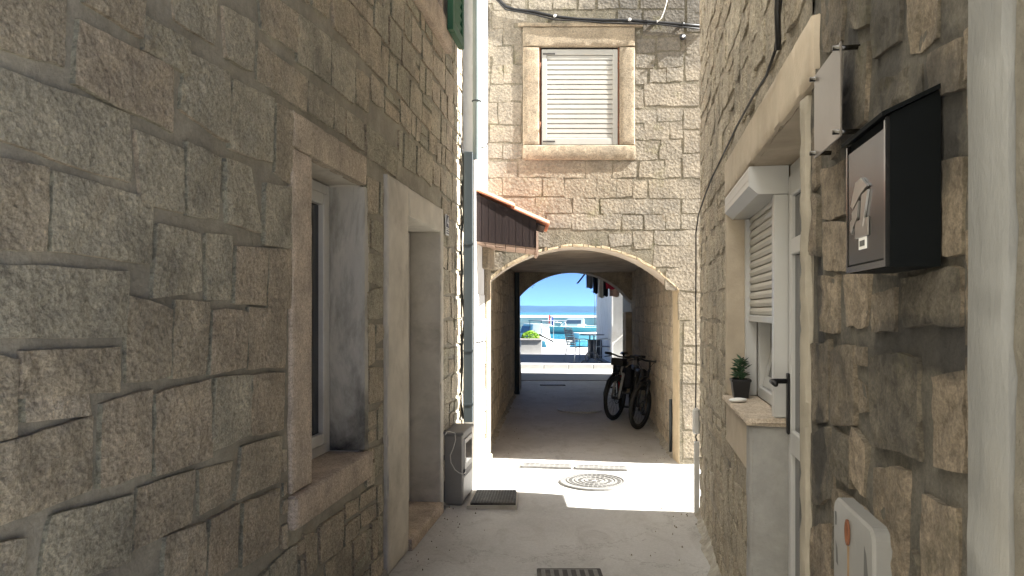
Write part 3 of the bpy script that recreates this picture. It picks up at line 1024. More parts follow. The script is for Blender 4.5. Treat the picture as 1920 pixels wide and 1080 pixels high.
# upper window with green shutter
rough_block(LW.mb(), 4.95, 6.22, -0.2, 0.05, 3.83, 4.052, seed=23).build('upper_sill', DRESSED, lh, 'auto')
LW.mb().cbox(5.14, 5.268, -0.2, 0.02, 4.056, 5.36, 0.01).build('upper_jamb', DRESSED, lh)
LW.mb().cbox(5.972, 6.05, -0.2, 0.02, 4.056, 5.36, 0.01).build('upper_jamb', DRESSED, lh)
LW.mb().box(5.272, 5.968, -0.2, -0.15, 4.062, 5.345).build('upper_window', WHITE, lh)
sh = LW.mb()
for r in ((5.99, 6.055, 3.95, 5.33), (6.395, 6.46, 3.95, 5.33), (6.055, 6.395, 5.25, 5.33), (6.055, 6.395, 3.95, 4.04)):
    sh.cbox(r[0], r[1], 0.055, 0.105, r[2], r[3], 0.004)
shl = sh.build('window_shutter', GREEN, lh)
for k in range(16):
    z = 4.05 + k * 0.074
    m = LW.mb()
    m.add([(6.055, 0.060, z), (6.395, 0.060, z), (6.395, 0.092, z + 0.062), (6.055, 0.092, z + 0.062),
           (6.055, 0.068, z), (6.395, 0.068, z), (6.395, 0.100, z + 0.062), (6.055, 0.100, z + 0.062)],
          [(0, 1, 2, 3), (7, 6, 5, 4), (0, 4, 5, 1), (3, 2, 6, 7), (0, 3, 7, 4), (1, 5, 6, 2)])
    m.build('slat', GREEN, shl)

def fillet(fr, s0, s1, parent, mat, seed, name='wall_foot'):
    n = max(8, int((s1 - s0) / 0.03))
    sv = np.linspace(s0, s1, n + 1)
    zt = 0.035 + 0.03 * fbm(sv * 5, sv * 0 + seed, seed, 4)
    dt = 0.055 + 0.045 * fbm(sv * 4, sv * 0 + seed + 3, seed + 5, 4)
    rows_ = [fr.w(sv, -0.02, zt + 0.01), fr.w(sv, 0.014, zt), fr.w(sv, dt * 0.5, zt * 0.38), fr.w(sv, dt, -0.001 + 0 * zt), fr.w(sv, dt + 0.01, -0.02 + 0 * zt)]
    V_ = np.stack(rows_, 0)
    k_ = np.arange(V_.shape[0] * V_.shape[1]).reshape(V_.shape[:2])
    f_ = np.stack([k_[:-1, :-1], k_[:-1, 1:], k_[1:, 1:], k_[1:, :-1]], -1).reshape(-1, 4)
    mesh_obj(name, V_.reshape(-1, 3), f_.tolist(), mat, parent, True)


FOOT = plain('dirty_mortar_foot', (0.36, 0.335, 0.285), 0.95, var=0.3, vscale=14, bump=0.8, bscale=60, dirt=(0.19, 0.17, 0.13), dirt_amt=0.7, dscale=5, spec=0.2)
for (a, b_) in ((0.9, 4.44), (6.02, 6.09)):
    fillet(LW, a, b_, lh, FOOT, 3 + int(a))

# house number
pl = thing('number_plaque', tuple(LW.w(6.11, 0.02, 2.27)), 'small navy house number plaque on the stone beside the plastered doorway', 'plaque')
LW.mb().cbox(6.055, 6.165, 0.022, 0.032, 2.325, 2.437, 0.002).build('plate', WHITE, pl)
LW.mb().box(6.061, 6.159, 0.0321, 0.0335, 2.331, 2.431).build('enamel', NAVY, pl)
LW.mb().cbox(6.055, 6.165, 0.022, 0.032, 2.265, 2.318, 0.002).build('lower_plate', WHITE, pl)
for z in (2.282, 2.303):
    LW.mb().box(6.066, 6.154, 0.0321, 0.0333, z - 0.004, z + 0.004).build('print_line', NAVY, pl)


m = LW.mb()
for poly in ([(6.122, 2.343), (6.138, 2.343), (6.138, 2.420), (6.122, 2.420)], [(6.080, 2.362), (6.1219, 2.362), (6.1219, 2.375), (6.080, 2.375)],
             [(6.1381, 2.362), (6.147, 2.362), (6.147, 2.375), (6.1381, 2.375)], [(6.080, 2.3751), (6.097, 2.3751), (6.1219, 2.405), (6.1219, 2.420)]):
    m.add([(p, 0.0336, q) for p, q in poly] + [(p, 0.0345, q) for p, q in poly], [(4, 5, 6, 7), (0, 1, 5, 4), (1, 2, 6, 5), (2, 3, 7, 6), (3, 0, 4, 7)])
m.build('numeral', WHITE, pl)

# ------------------------------------------------------------------ downpipe, trunking, cabinet at the left corner
dp = thing('downpipe', (-0.335, 6.83, 3.05), 'pale grey-green rain downpipe running up the corner above the dark trunking', 'pipe')
MB().tube([(-0.335, 6.83, 3.06), (-0.335, 6.83, 7.0)], 0.038, 14).build('pipe', GALV_L, dp, 'auto')
for z in (3.62, 4.6):
    MB().tube([(-0.335 + 0.041 * math.cos(a), 6.83 + 0.041 * math.sin(a), z) for a in np.linspace(0, 2 * math.pi, 16)[:-1]], 0.007, 6, True).build('clamp', GALV, dp, True)
tk = thing('cable_trunking', (-0.405, 6.76, 0.58), 'dark grey square trunking standing on the electricity cabinet', 'trunking')
MB().cbox(-0.452, -0.366, 6.72, 6.80, 0.59, 3.12, 0.006).build('channel', GALV, tk)
for z in (0.75, 1.25, 2.25):
    MB().box(-0.4555, -0.3625, 6.715, 6.803, z, z + 0.018).build('band', GALV, tk)
cb = thing('black_cable', (-0.47, 6.72, 0.6), 'loose black cable hanging behind the dark grey trunking', 'cable')
pts = [(-0.466 + 0.012 * math.sin(z * 5.1) + 0.008 * math.sin(z * 13), 6.75, z) for z in np.linspace(0.62, 3.3, 40)]
MB().tube(pts, 0.011, 6).build('cable', CABLE, cb, True)

cbn = thing('electricity_cabinet', tuple(LW.w(6.33, 0.09, 0)), 'knee-high grey electricity cabinet with a glazed meter door at the house corner', 'cabinet')
LW.mb().cbox(6.10, 6.57, 0.0, 0.158, 0.0, 0.585, 0.008).build('body', CAB, cbn)
LW.mb().cbox(6.09, 6.58, -0.005, 0.172, 0.585, 0.612, 0.006).build('lid', CAB, cbn)
dd = LW.mb().cbox(6.17, 6.52, 0.158, 0.168, 0.28, 0.54, 0.004).build('meter_door', CAB_L, cbn)
LW.mb().box(6.21, 6.48, 0.1681, 0.171, 0.33, 0.50).build('pane', GLASS, dd)
LW.mb().cbox(6.15, 6.19, 0.158, 0.172, 0.24, 0.29, 0.004).build('latch', BLACK, cbn)
LW.mb().cbox(6.14, 6.55, 0.158, 0.163, 0.03, 0.22, 0.003).build('lower_panel', CAB_L, cbn)
wc = thing('white_cable', tuple(LW.w(6.09, 0.1, 0.3)), 'thin white cable looping down the front of the grey electricity cabinet', 'cable')
lp = [(6.02, 0.03, 0.60), (6.05, 0.04, 0.622), (6.07, 0.06, 0.62), (6.084, 0.10, 0.606), (6.084, 0.105, 0.55), (6.084, 0.085, 0.48), (6.084, 0.06, 0.42),
      (6.084, 0.065, 0.36), (6.084, 0.10, 0.30), (6.084, 0.135, 0.275), (6.09, 0.17, 0.262), (6.14, 0.18, 0.27)]
LW.mb().tube(lp, 0.0042, 6).build('cable', CABLE_W, wc, True)

# chequered access cover beside the cabinet
mc = thing('access_cover', (-0.16, 6.17, 0), 'black chequered square access cover raised on a concrete rim beside the cabinet', 'cover')
MB().prism([(-0.375, 5.94), (0.04, 5.93), (0.055, 6.40), (-0.335, 6.41)], -0.02, 0.022, 'z').build('rim', PLASTER, mc)
MB().prism([(-0.345, 5.955), (0.03, 5.95), (0.04, 6.385), (-0.31, 6.395)], 0.0225, 0.042, 'z').build('plate', IRON, mc)
stud = MB()
for i in range(15):
    for j in range(17):
        x = -0.325 + i * 0.0245 + (0.003 * j / 2); y = 5.975 + j * 0.0245
        if x > 0.025: continue
        stud.box(x - 0.008, x + 0.008, y - 0.008, y + 0.008, 0.0415, 0.047)
so = stud.build('stud_pattern', IRON, mc); so['kind'] = 'stuff'

tl_x = lambda y: 0.717 - 1.075 + 0.06 * (y - 7.7)
tr_x = lambda y: 0.717 + 1.075 + 0.0926 * (y - 7.7)

# ------------------------------------------------------------------ drain gratings and covers in the paving
def grating(cx, cy, L, W, ang, label):
    t = thing('drain_grating', (cx, cy, 0), label, 'grating', 'gratings along the sunlit drain channel')
    M = Matrix.Translation((cx, cy, 0)) @ Matrix.Rotation(ang, 4, 'Z')
    MB(M).box(-L / 2 + 0.004, L / 2 - 0.004, -W / 2 + 0.004, W / 2 - 0.004, -0.03, 0.0035).build('black_channel_fill', BLACK, t)  # black colour puts in the shade of the channel's depth
    fr = MB(M)
    for r in ((-L / 2, L / 2, W / 2 - 0.018, W / 2), (-L / 2, L / 2, -W / 2, -W / 2 + 0.018), (-L / 2, -L / 2 + 0.018, -W / 2 + 0.018, W / 2 - 0.018), (L / 2 - 0.018, L / 2, -W / 2 + 0.018, W / 2 - 0.018)):
        fr.box(*r, -0.03, 0.016)
    fr.build('frame', IRON_P, t)
    for j in range(3):
        y = -W / 2 + 0.03 + (j + 0.5) * (W - 0.06) / 3
        MB(M).box(-L / 2 + 0.019, L / 2 - 0.019, y - 0.012, y + 0.012, 0.004, 0.0145).build('long_bar', IRON_P, t)
    n = int(L / 0.05)
    for i in range(n):
        x = -L / 2 + 0.03 + i * (L - 0.06) / (n - 1)
        MB(M).box(x - 0.006, x + 0.006, -W / 2 + 0.019, W / 2 - 0.019, 0.004, 0.0135).build('cross_bar', IRON_P, t)


ang = math.atan2(-0.17, 1.1)
grating(0.365, 7.55, 0.53, 0.17, ang, 'iron drain grating in the sunlit channel, next to the canopy side')
grating(0.925, 7.462, 0.53, 0.17, ang, 'iron drain grating in the sunlit channel, behind the round manhole cover')

mh = thing('manhole_cover', (0.79, 6.86, 0), 'round cast iron manhole cover with ringed pattern in the sunlit paving', 'manhole cover')
MB().lathe([(0.33, -0.02), (0.33, 0.012), (0.312, 0.014)], 48, (0.79, 6.86, 0)).build('rim', IRON_P, mh)
MB().lathe([(0.304, -0.01), (0.304, 0.0145)], 48, (0.79, 6.86, 0)).build('disc', IRON_P, mh)
for r in (0.27, 0.19, 0.10):
    n = 48
    MB().tube([(0.79 + r * math.cos(2 * math.pi * k / n), 6.86 + r * math.sin(2 * math.pi * k / n), 0.0155) for k in range(n)], 0.006, 5, True).build('ring', IRON_M, mh, True)
for r, n in ((0.232, 34), (0.145, 20), (0.05, 7)):
    m = MB()
    for k in range(n):
        a = 2 * math.pi * k / n
        m.box(0.79 + r * math.cos(a) - 0.014, 0.79 + r * math.cos(a) + 0.014, 6.86 + r * math.sin(a) - 0.014, 6.86 + r * math.sin(a) + 0.014, 0.012, 0.019)
    m.build('stud_ring', IRON_M, mh)['kind'] = 'stuff'
rc = thing('inspection_cover', (0.35, 4.30, 0), 'rectangular dark iron inspection cover in the shaded paving', 'cover')
MB().cbox(0.155, 0.555, 4.08, 4.52, -0.02, 0.013, 0.004).build('frame', IRON, rc)
MB().cbox(0.18, 0.53, 4.105, 4.495, -0.01, 0.018, 0.004).build('lid', IRON_P, rc)
for i in range(6):
    MB().box(0.205 + i * 0.053, 0.235 + i * 0.053, 4.13, 4.47, 0.0181, 0.0215).build('rib', IRON, rc)
tc = thing('manhole_cover', (1.12, 11.95, 0), 'round rough iron manhole cover in the passage floor near the bicycles', 'manhole cover')
MB().lathe([(0.37, -0.02), (0.37, 0.010), (0.345, 0.014), (0.33, 0.014)], 36, (1.12, 11.95, 0)).build('rim', IRON_T, tc)
m = MB()
for i in range(-6, 7):
    for j in range(-6, 7):
        if math.hypot(i, j) < 6.2:
            m.box(1.12 + i * 0.048 - 0.016, 1.12 + i * 0.048 + 0.016, 11.95 + j * 0.048 - 0.016, 11.95 + j * 0.048 + 0.016, 0.008, 0.02)
m.build('stud_pattern', IRON_T, tc)['kind'] = 'stuff'
cd = thing('slot_drain', (0.9, 15.95, 0), 'short slotted drain bar across the ground beyond the passage', 'drain')
MB().box(0.62, 1.18, 15.86, 16.04, -0.02, 0.012).build('bar', IRON_P, cd)
for i in range(9):
    MB().box(0.655 + i * 0.057, 0.69 + i * 0.057, 15.89, 16.01, 0.0121, 0.014).build('black_slot_pad', BLACK, cd)  # raised black strip, standing in for the shade inside an open slot

m = MB()
for k in range(170):
    left = RNG.rand() < 0.5
    Y = RNG.uniform(3.4, 8.4) if RNG.rand() < 0.85 else RNG.uniform(8.4, 14)
    off = abs(RNG.randn()) * 0.22 + 0.02
    if Y < 6.0:
        x = (-1.341 + 0.1267 * Y + off) if left else (0.50 + 0.176 * Y - off)
    elif Y > 7.8:
        x = (tl_x(Y) + off) if left else (tr_x(Y) - off)
    else:
        continue
    r = RNG.uniform(0.002, 0.007)
    a = RNG.uniform(0, 6.28)
    ring = [(x + r * RNG.uniform(0.6, 1.5) * math.cos(a + t), Y + r * RNG.uniform(0.6, 1.6) * math.sin(a + t), -0.006) for t in (0, 1.3, 2.5, 3.8, 5.0)]
    m.add(ring + [(x, Y, 0.004 + r * 0.5)], [(0, 1, 5), (1, 2, 5), (2, 3, 5), (3, 4, 5), (4, 0, 5)])
lt = m.build('litter', GRIT)
tag(lt, 'dark grit and crumbs strewn along the foot of the walls', 'litter', kind='stuff')

# ------------------------------------------------------------------ white house between the stone house and the archway
WH = Frame(-0.35 - 0.1329 * 7.0, 0.1329, 1)
wh = thing('white_house', (-2.4, 7.3, 0), 'narrow sunlit limewashed house wall squeezed between stone house and archway', 'house')
s0 = 6.92 * WH.k; s1 = 7.69 * WH.k
WH.mb().box(s0, s1, -4.0, 0.0, -0.02, 7.0).build('wall', WHITE_WALL, wh)
WH.mb().cbox(7.52, s1 - 0.002, 0.0, 0.035, 0.12, 2.10, 0.01).build('door_jamb', DRESSED_F, wh)
WH.mb().cbox(7.40, s1 - 0.004, 0.0, 0.075, 2.06, 2.30, 0.012).build('corbel', DRESSED_F, wh)
WH.mb().cbox(7.50, s1 - 0.002, 0.0, 0.05, -0.02, 0.118, 0.01).build('plinth', DRESSED, wh)
for k in range(7):
    z = 0.12 + k * 0.24
    WH.mb().cbox(7.02 + 0.03 * (k % 2), 7.50, 0.0, 0.012 + 0.006 * ((k * 7) % 3), z + 0.006, z + 0.234, 0.008).build('quoin_block', WHITE_WALL, wh)
wp = thing('drain_stub', (-0.30, 7.30, 0), 'short white plastic drainpipe stub at the foot of the limewashed wall', 'pipe')
MB().tube([(-0.285, 7.32, 0.0), (-0.285, 7.32, 0.27), (-0.292, 7.325, 0.33)], 0.034, 12).build('pipe', PVC, wp, 'auto')
MB().tube([(-0.285, 7.32, 0.20), (-0.285, 7.32, 0.255)], 0.041, 12).build('socket', PVC, wp, 'auto')
wb = thing('wall_hook', tuple(WH.w(7.2, 0, 3.1)), 'small black iron hook on the white wall above the canopy', 'hook')
WH.mb().tube([(7.25, 0.0, 3.27), (7.25, 0.05, 3.255), (7.25, 0.075, 3.275), (7.25, 0.08, 3.31)], 0.008, 6).build('hook', IRON, wb, True)
tw = thing('twisted_cable', tuple(WH.w(7.3, 0, 2.9)), 'twisted pale cable climbing the white wall above the tiled canopy', 'cable')
pts = [(7.22 + 0.012 * math.cos(z * 60), 0.016 + 0.012 * math.sin(z * 60), z) for z in np.linspace(2.95, 6.0, 300)]
WH.mb().tube(pts, 0.007, 5).build('strand', GALV_L, tw, True)

# canopy
cn = thing('door_canopy', (-0.05, 7.3, 2.2), 'small lean-to door canopy with terracotta tiles and dark boarded side', 'canopy')
Y0, Y1 = 7.0, 7.58
x0, x1 = -0.362, 0.235
ztop = lambda x: 2.776 + (x - x0) * (2.515 - 2.776) / (x1 - x0)
zbot = lambda x: 2.312 + (x - x0) * (2.245 - 2.312) / (x1 - x0)
nb = 9
for k in range(nb):
    a = x0 + (x1 - x0) * k / nb + 0.002; b_ = x0 + (x1 - x0) * (k + 1) / nb - 0.002
    for (ya, yb) in ((Y0, Y0 + 0.018), (Y1 - 0.018, Y1)):
        MB().prism([(a, zbot(a)), (b_, zbot(b_)), (b_, ztop(b_)), (a, ztop(a))], ya, yb, 'y').build('side_board', WOOD_D, cn)
MB().prism([(x0, zbot(x0) - 0.0), (x1, zbot(x1)), (x1, ztop(x1)), (x0, ztop(x0))], Y0 + 0.0185, Y0 + 0.03, 'y').build('side_backing', WOOD_D, cn)
ns = 6
for k in range(ns):
    a = x0 + (x1 - x0) * k / ns + 0.003; b_ = x0 + (x1 - x0) * (k + 1) / ns - 0.003
    if k == 2:
        for (ya, yb) in ((Y0 + 0.004, Y0 + 0.12), (Y0 + 0.24, Y1 - 0.02)):
            MB().prism([(a, zbot(a) - 0.022), (b_, zbot(b_) - 0.022), (b_, zbot(b_) - 0.002), (a, zbot(a) - 0.002)], ya, yb, 'y').build('soffit_board', WOOD_P, cn)
    else:
        MB().prism([(a, zbot(a) - 0.022), (b_, zbot(b_) - 0.022), (b_, zbot(b_) - 0.002), (a, zbot(a) - 0.002)], Y0 + 0.004, Y1 - 0.004, 'y').build('soffit_board', WOOD_P, cn)
MB().prism([(x1 + 0.001, 2.19), (x1 + 0.022, 2.18), (x1 + 0.020, 2.40), (x1 + 0.001, 2.41)], Y0 - 0.004, Y1, 'y').build('fascia', WOOD_P, cn)
MB().prism([(x0, 2.68), (x1 + 0.09, 2.45), (x1 + 0.09, 2.465), (x0, 2.70)], Y0 + 0.032, Y1 - 0.02, 'y').build('roof_deck', WOOD_D, cn)
sl = (2.515 - 2.776) / (x1 - x0)
for row, (xa, xb, lift) in enumerate(((x0, 0.03, 0.030), (-0.01, x1 + 0.13, 0.008))):
    for k in range(5):
        yc = Y0 - 0.01 + (k + 0.5) * (Y1 - Y0 + 0.03) / 5
        W = (Y1 - Y0 + 0.03) / 5 + 0.012
        m = MB(); vs = []; n = 8
        for (x, sh_) in ((xa, 0.9), (xb, 1.0)):
            for thick in (0.0, 0.016):
                for i in range(n + 1):
                    t = i / n
                    yy = yc + (t - 0.5) * W * sh_
                    zz = ztop(x) + 0.006 + lift + 0.036 * math.sin(math.pi * t) + thick - 0.01
                    vs.append((x, yy, zz))
        q = n + 1; fs = []
        for i in range(n):
            fs += [(q + i, q + i + 1, 3 * q + i + 1, 3 * q + i), (i + 1, i, 2 * q + i, 2 * q + i + 1), (2 * q + i, 3 * q + i, 3 * q + i + 1, 2 * q + i + 1), (i, i + 1, q + i + 1, q + i)]
        fs += [(0, q, 3 * q, 2 * q), (n, 2 * q + n, 3 * q + n, q + n)]
        m.add(vs, fs)
        m.build('roof_tile', TERRA, cn, 'auto')

# ------------------------------------------------------------------ archway house
ah = thing('archway_house', (0.72, 11, 0), 'old limestone house pierced by an arched passage, one shuttered window above', 'house')
AX, AR, AZ0, ARISE = 0.717, 1.075, 1.84, 0.48
XL, XR = AX - AR, AX + AR


def arch_z(x, ax=AX, ar=AR, z0=AZ0, rise=ARISE):
    R = (ar * ar + rise * rise) / (2 * rise)
    u = np.clip(np.asarray(x, float) - ax, -ar, ar)
    return z0 + rise - R + np.sqrt(R * R - u * u)


WX0, WX1, WZ0, WZ1 = 0.285, 1.150, 3.395, 4.445
cols = steps([-6, -0.8, XL, WX0, WX1, XR, 2.6, 9], 0.05, -0.8, 2.6, 0.8)
m = MB()


def front(x, z):
    return 7.7 + 0.002 - 0.003 * float(fbm(x * 6, z * 6, 8, 4))


for xa, xb in zip(cols[:-1], cols[1:]):
    xm = (xa + xb) / 2
    inarch = XL < xm < XR
    za, zb = (float(arch_z(xa)), float(arch_z(xb))) if inarch else (-0.02, -0.02)
    segs = [((za, zb), (6.4, 6.4))]
    if WX0 < xm < WX1:
        segs = [((za, zb), (WZ0, WZ0)), ((WZ1, WZ1), (6.4, 6.4))]
    for (l0, l1), (h0, h1) in segs:
        n = max(2, int((min(h0, 5.2) - l0) / 0.06))
        for k in range(n):
            t0, t1 = k / n, (k + 1) / n
            p = [(xa, l0 + (h0 - l0) * t0), (xb, l1 + (h1 - l1) * t0), (xb, l1 + (h1 - l1) * t1), (xa, l0 + (h0 - l0) * t1)]
            m.add([(x, front(x, z), z) for x, z in p], [(0, 1, 2, 3)])
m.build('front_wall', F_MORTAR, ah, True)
bm_ = bmesh.new(); me = ah.children[0].data; bm_.from_mesh(me); bmesh.ops.remove_doubles(bm_, verts=bm_.verts, dist=0.0005); bm_.to_mesh(me); bm_.free()

TLm, TRm = 0.06, 0.0926
tl = lambda y: XL + TLm * (y - 7.7)
tr = lambda y: XR + TRm * (y - 7.7)
MB().prism([(-6, 7.76), (tl(7.76), 7.76), (tl(15), 15), (-6, 15)], -0.02, 2.45, 'z').build('passage_side', T_MORTAR, ah)
MB().prism([(tr(7.76), 7.76), (9, 7.76), (9, 15), (tr(15), 15)], -0.02, 2.45, 'z').build('passage_side', T_MORTAR, ah)
MB().box(-6, 9, 8.0, 15, 2.455, 6.4).build('upper_storey', T_MORTAR, ah)
MB().box(tl(7.7) - 0.1, tr(15) + 0.1, 8.08, 14.62, 2.42, 2.454).build('passage_ceiling', CEIL, ah)
# arch soffits (front and rear) as solid arched walls
def arch_band(y0, y1, xl, xr, z0, rise, top, mat, name):
    ax, ar = (xl + xr) / 2, (xr - xl) / 2
    xs = ax + np.linspace(-ar, ar, 41); zz = arch_z(xs, ax, ar, z0, rise)
    xs[0] -= 0.03; xs[-1] += 0.03
    mm = MB()
    n = len(xs)
    vs = [(x, y0, z) for x, z in zip(xs, zz)] + [(x, y1, z) for x, z in zip(xs, zz)]
    vs += [(x, y0, top) for x in xs] + [(x, y1, top) for x in xs]
    fs = []
    for i in range(n - 1):
        fs += [(i, n + i, n + i + 1, i + 1), (2 * n + i, i, i + 1, 2 * n + i + 1), (n + i, 3 * n + i, 3 * n + i + 1, n + i + 1), (2 * n + i, 2 * n + i + 1, 3 * n + i + 1, 3 * n + i)]
    mm.add(vs, fs)
    return mm.build(name, mat, ah, 'auto')


arch_band(7.712, 8.078, XL + 0.006, XR - 0.006, AZ0, ARISE - 0.004, 2.44, CEIL, 'front_arch')
for xa, xb in ((XL - 0.05, XL + 0.006), (XR - 0.006, XR + 0.05)):
    MB().box(xa, xb, 7.704, 8.0, -0.02, AZ0 + 0.01).build('passage_jamb', ARCHP, ah)
arch_band(14.55, 14.998, tl(14.6) + 0.004, tr(14.6) - 0.004, 1.80, 0.63, 2.453, T_MORTAR, 'rear_arch')
MB().box(tr(15) - 0.16, tr(15) + 0.0, 14.6, 14.995, -0.02, 1.62).build('rear_pier', T_STONE, ah)
# arris of the arch: pale uneven edging, piece by piece
th = np.sort(np.concatenate([[-1.0, 1.0], RNG.uniform(-0.98, 0.98, 26)]))
for k in range(27):
    xa, xb = AX + AR * th[k], AX + AR * th[k + 1]
    if xb - xa < 0.02: continue
    wv = 0.018 + 0.03 * RNG.rand()
    za, zb = float(arch_z(xa)), float(arch_z(xb))
    q = [(xa, za + wv), (xb, zb + wv + 0.008 * RNG.randn()), (xb, zb - 0.004), (xa, za - 0.004)]
    S, D, Z, f = stone_geo(q, 0.025, 0.006, 0.012, 0.0, 100 + k, 0.0, 0.016)
    mesh_obj('arch_edging', FA.w(S.ravel(), D.ravel(), Z.ravel()), f.tolist(), ARCHP, ah, True).data.set_sharp_from_angle(angle=math.radians(40))

FAC_PX = '''925 20 963 53;925 -4 942 18;960 -4 985 18;965 20 990 42;922 55 942 85;945 53 980 84;924 88 963 120;965 85 980 120;
921 122 942 158;945 122 980 155;919 160 957 190;959 160 979 190;916 193 932 232;935 193 978 234;918 236 976 266;917 269 941 297;944 270 979 297;
915 303 969 332;974 300 1006 331;1008 300 1048 331;1049 301 1097 333;1099 302 1146 333;1149 303 1195 333;1199 302 1245 333;1247 300 1275 332;
1280 288 1318 333;1186 264 1235 300;1239 262 1278 297;1188 235 1205 262;1207 230 1255 261;1257 229 1280 259;1188 207 1230 229;1233 205 1280 227;
1283 203 1322 242;1283 245 1320 285;1120 335 1155 371;1158 337 1185 369;1187 340 1213 371;1217 337 1318 371;1125 374 1190 400;1192 374 1222 402;
1225 374 1275 402;1280 374 1318 400;1193 72 1227 98;1231 70 1275 95;1193 102 1227 126;1233 98 1281 124;1192 130 1213 157;1218 130 1248 154;
1252 127 1280 153;1192 168 1206 203;1209 158 1312 198;1287 65 1322 102;1287 105 1322 150;1207 20 1245 42;1247 20 1283 42;1288 -6 1322 22;1288 25 1322 61;
1162 -6 1195 15;1200 -6 1250 15;1253 -6 1283 15;1160 18 1203 42;992 -8 1035 18;1038 -8 1080 15;1085 -8 1115 16;1120 -8 1158 15;1205 46 1283 66;
912 335 940 368;942 335 1015 367;1017 335 1058 368;1060 336 1117 370;950 372 1002 396;1005 371 1072 398;1075 373 1122 399;1025 401 1070 427;1073 401 1130 428;
1132 402 1165 428;1168 403 1205 430;1208 404 1247 430;1249 404 1275 430;1278 403 1318 430;1188 433 1224 466;1228 433 1315 459;1226 462 1318 500;
1248 503 1318 545;1272 548 1318 600;1281 602 1318 648;1281 650 1318 681;1281 684 1318 720;1281 722 1318 760;1281 762 1318 806;1281 809 1318 858'''
trF = []
for t in FAC_PX.replace('\n', '').split(';'):
    a, b_, c, d = [float(v) for v in t.split()]
    (sa, za), (sb, zb) = FA.px(a, b_), FA.px(c, d)
    j = lambda: RNG.uniform(-0.008, 0.008)
    trF.append([(sa + j(), za + j()), (sb + j(), za + j()), (sb + j(), zb + j()), (sa + j(), zb + j())])
swin = in_rects([(0.10, 1.325, 3.24, 4.68), (0.0, 1.45, 4.66, 4.78)])
blkF = lambda S, Z: swin(S, Z) | ((np.abs(S - AX) < AR + 0.01) & (Z < arch_z(S) + 0.045))
rs = np.random.RandomState(9)
fillF = lay_stones(-0.40, 2.5, 0.0, 5.3, trF, blkF, (0.16, 0.24), (0.16, 0.38), 0.012, rs)
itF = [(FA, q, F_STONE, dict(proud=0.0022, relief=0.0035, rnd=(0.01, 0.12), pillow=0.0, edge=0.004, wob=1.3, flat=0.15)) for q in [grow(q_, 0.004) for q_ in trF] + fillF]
TLF = Frame(tl(0), TLm, 1)
TRF = Frame(tr(0), TRm, -1)
none = lambda S, Z: np.zeros(np.shape(S), bool)
for fr, lo in ((TLF, 7.95), (TRF, 7.95)):
    for q in lay_stones(lo, 14.5, 0.0, 2.42, [], none, (0.17, 0.27), (0.2, 0.5), 0.02, rs):
        itF.append((fr, q, T_STONE, dict(proud=0.009, relief=0.013, rnd=(0.02, 0.2), pillow=0.001, edge=0.008)))
build_stones(itF, ah, 300, 'stone', 'masonry')

fillet(TLF, 8.02, 14.5, ah, FOOT, 12)
fillet(TRF, 8.02, 14.5, ah, FOOT, 15)
# shuttered window
fw = FA.mb
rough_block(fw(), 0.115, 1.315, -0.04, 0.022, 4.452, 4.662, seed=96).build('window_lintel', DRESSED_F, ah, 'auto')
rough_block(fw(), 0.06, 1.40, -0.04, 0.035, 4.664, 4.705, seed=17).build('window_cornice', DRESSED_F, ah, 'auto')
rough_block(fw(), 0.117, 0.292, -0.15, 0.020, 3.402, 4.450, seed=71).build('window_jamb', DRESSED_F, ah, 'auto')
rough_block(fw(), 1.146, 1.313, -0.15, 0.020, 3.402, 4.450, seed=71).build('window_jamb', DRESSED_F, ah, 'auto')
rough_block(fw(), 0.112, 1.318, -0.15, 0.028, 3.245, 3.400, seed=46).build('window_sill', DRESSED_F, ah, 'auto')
fw().box(0.28, 1.16, -0.16, -0.045, 3.39, 4.46).build('window_back', WOOD_D, ah)
m = fw(); m.box(0.293, 0.302, -0.13, 0.012, 3.402, 4.448); m.box(1.136, 1.145, -0.13, 0.012, 3.402, 4.448); m.build('rusty_frame', RUST, ah)
m = fw()
a, b_, c, d = 0.318, 1.132, 3.408, 4.428
for r in ((a, a + 0.055, c, d), (b_ - 0.055, b_, c, d), (a + 0.055, b_ - 0.055, d - 0.06, d), (a + 0.055, b_ - 0.055, c, c + 0.07)):
    m.cbox(r[0], r[1], -0.040, 0.006, r[2], r[3], 0.004)
wsh = m.build('window_shutter', SHUT, ah)
nsl = 17
for k in range(nsl):
    z0 = c + 0.07 + (d - c - 0.13) * k / nsl; dz = (d - c - 0.13) / nsl
    m = fw()
    A0, A1 = a + 0.056, b_ - 0.056
    m.prism([(-0.03, z0 + 0.002), (-0.006, z0 + 0.002), (0.0, z0 + 0.007), (-0.002, z0 + dz - 0.008), (-0.010, z0 + dz - 0.002), (-0.03, z0 + dz - 0.002)], A0, A1, 'x')
    m.build('slat', SHUT, wsh)
for z in (3.62, 4.25):
    for x in (0.300, 1.138):
        fw().tube([(x, 0.0, z - 0.035), (x, 0.0, z + 0.035)], 0.011, 8).build('hinge', RUST, wsh, True)
    fw().box(0.330, 0.46, 0.0061, 0.012, z + (0.12 if z > 4 else -0.185), z + (0.135 if z > 4 else -0.17)).build('strap', IRON, wsh)

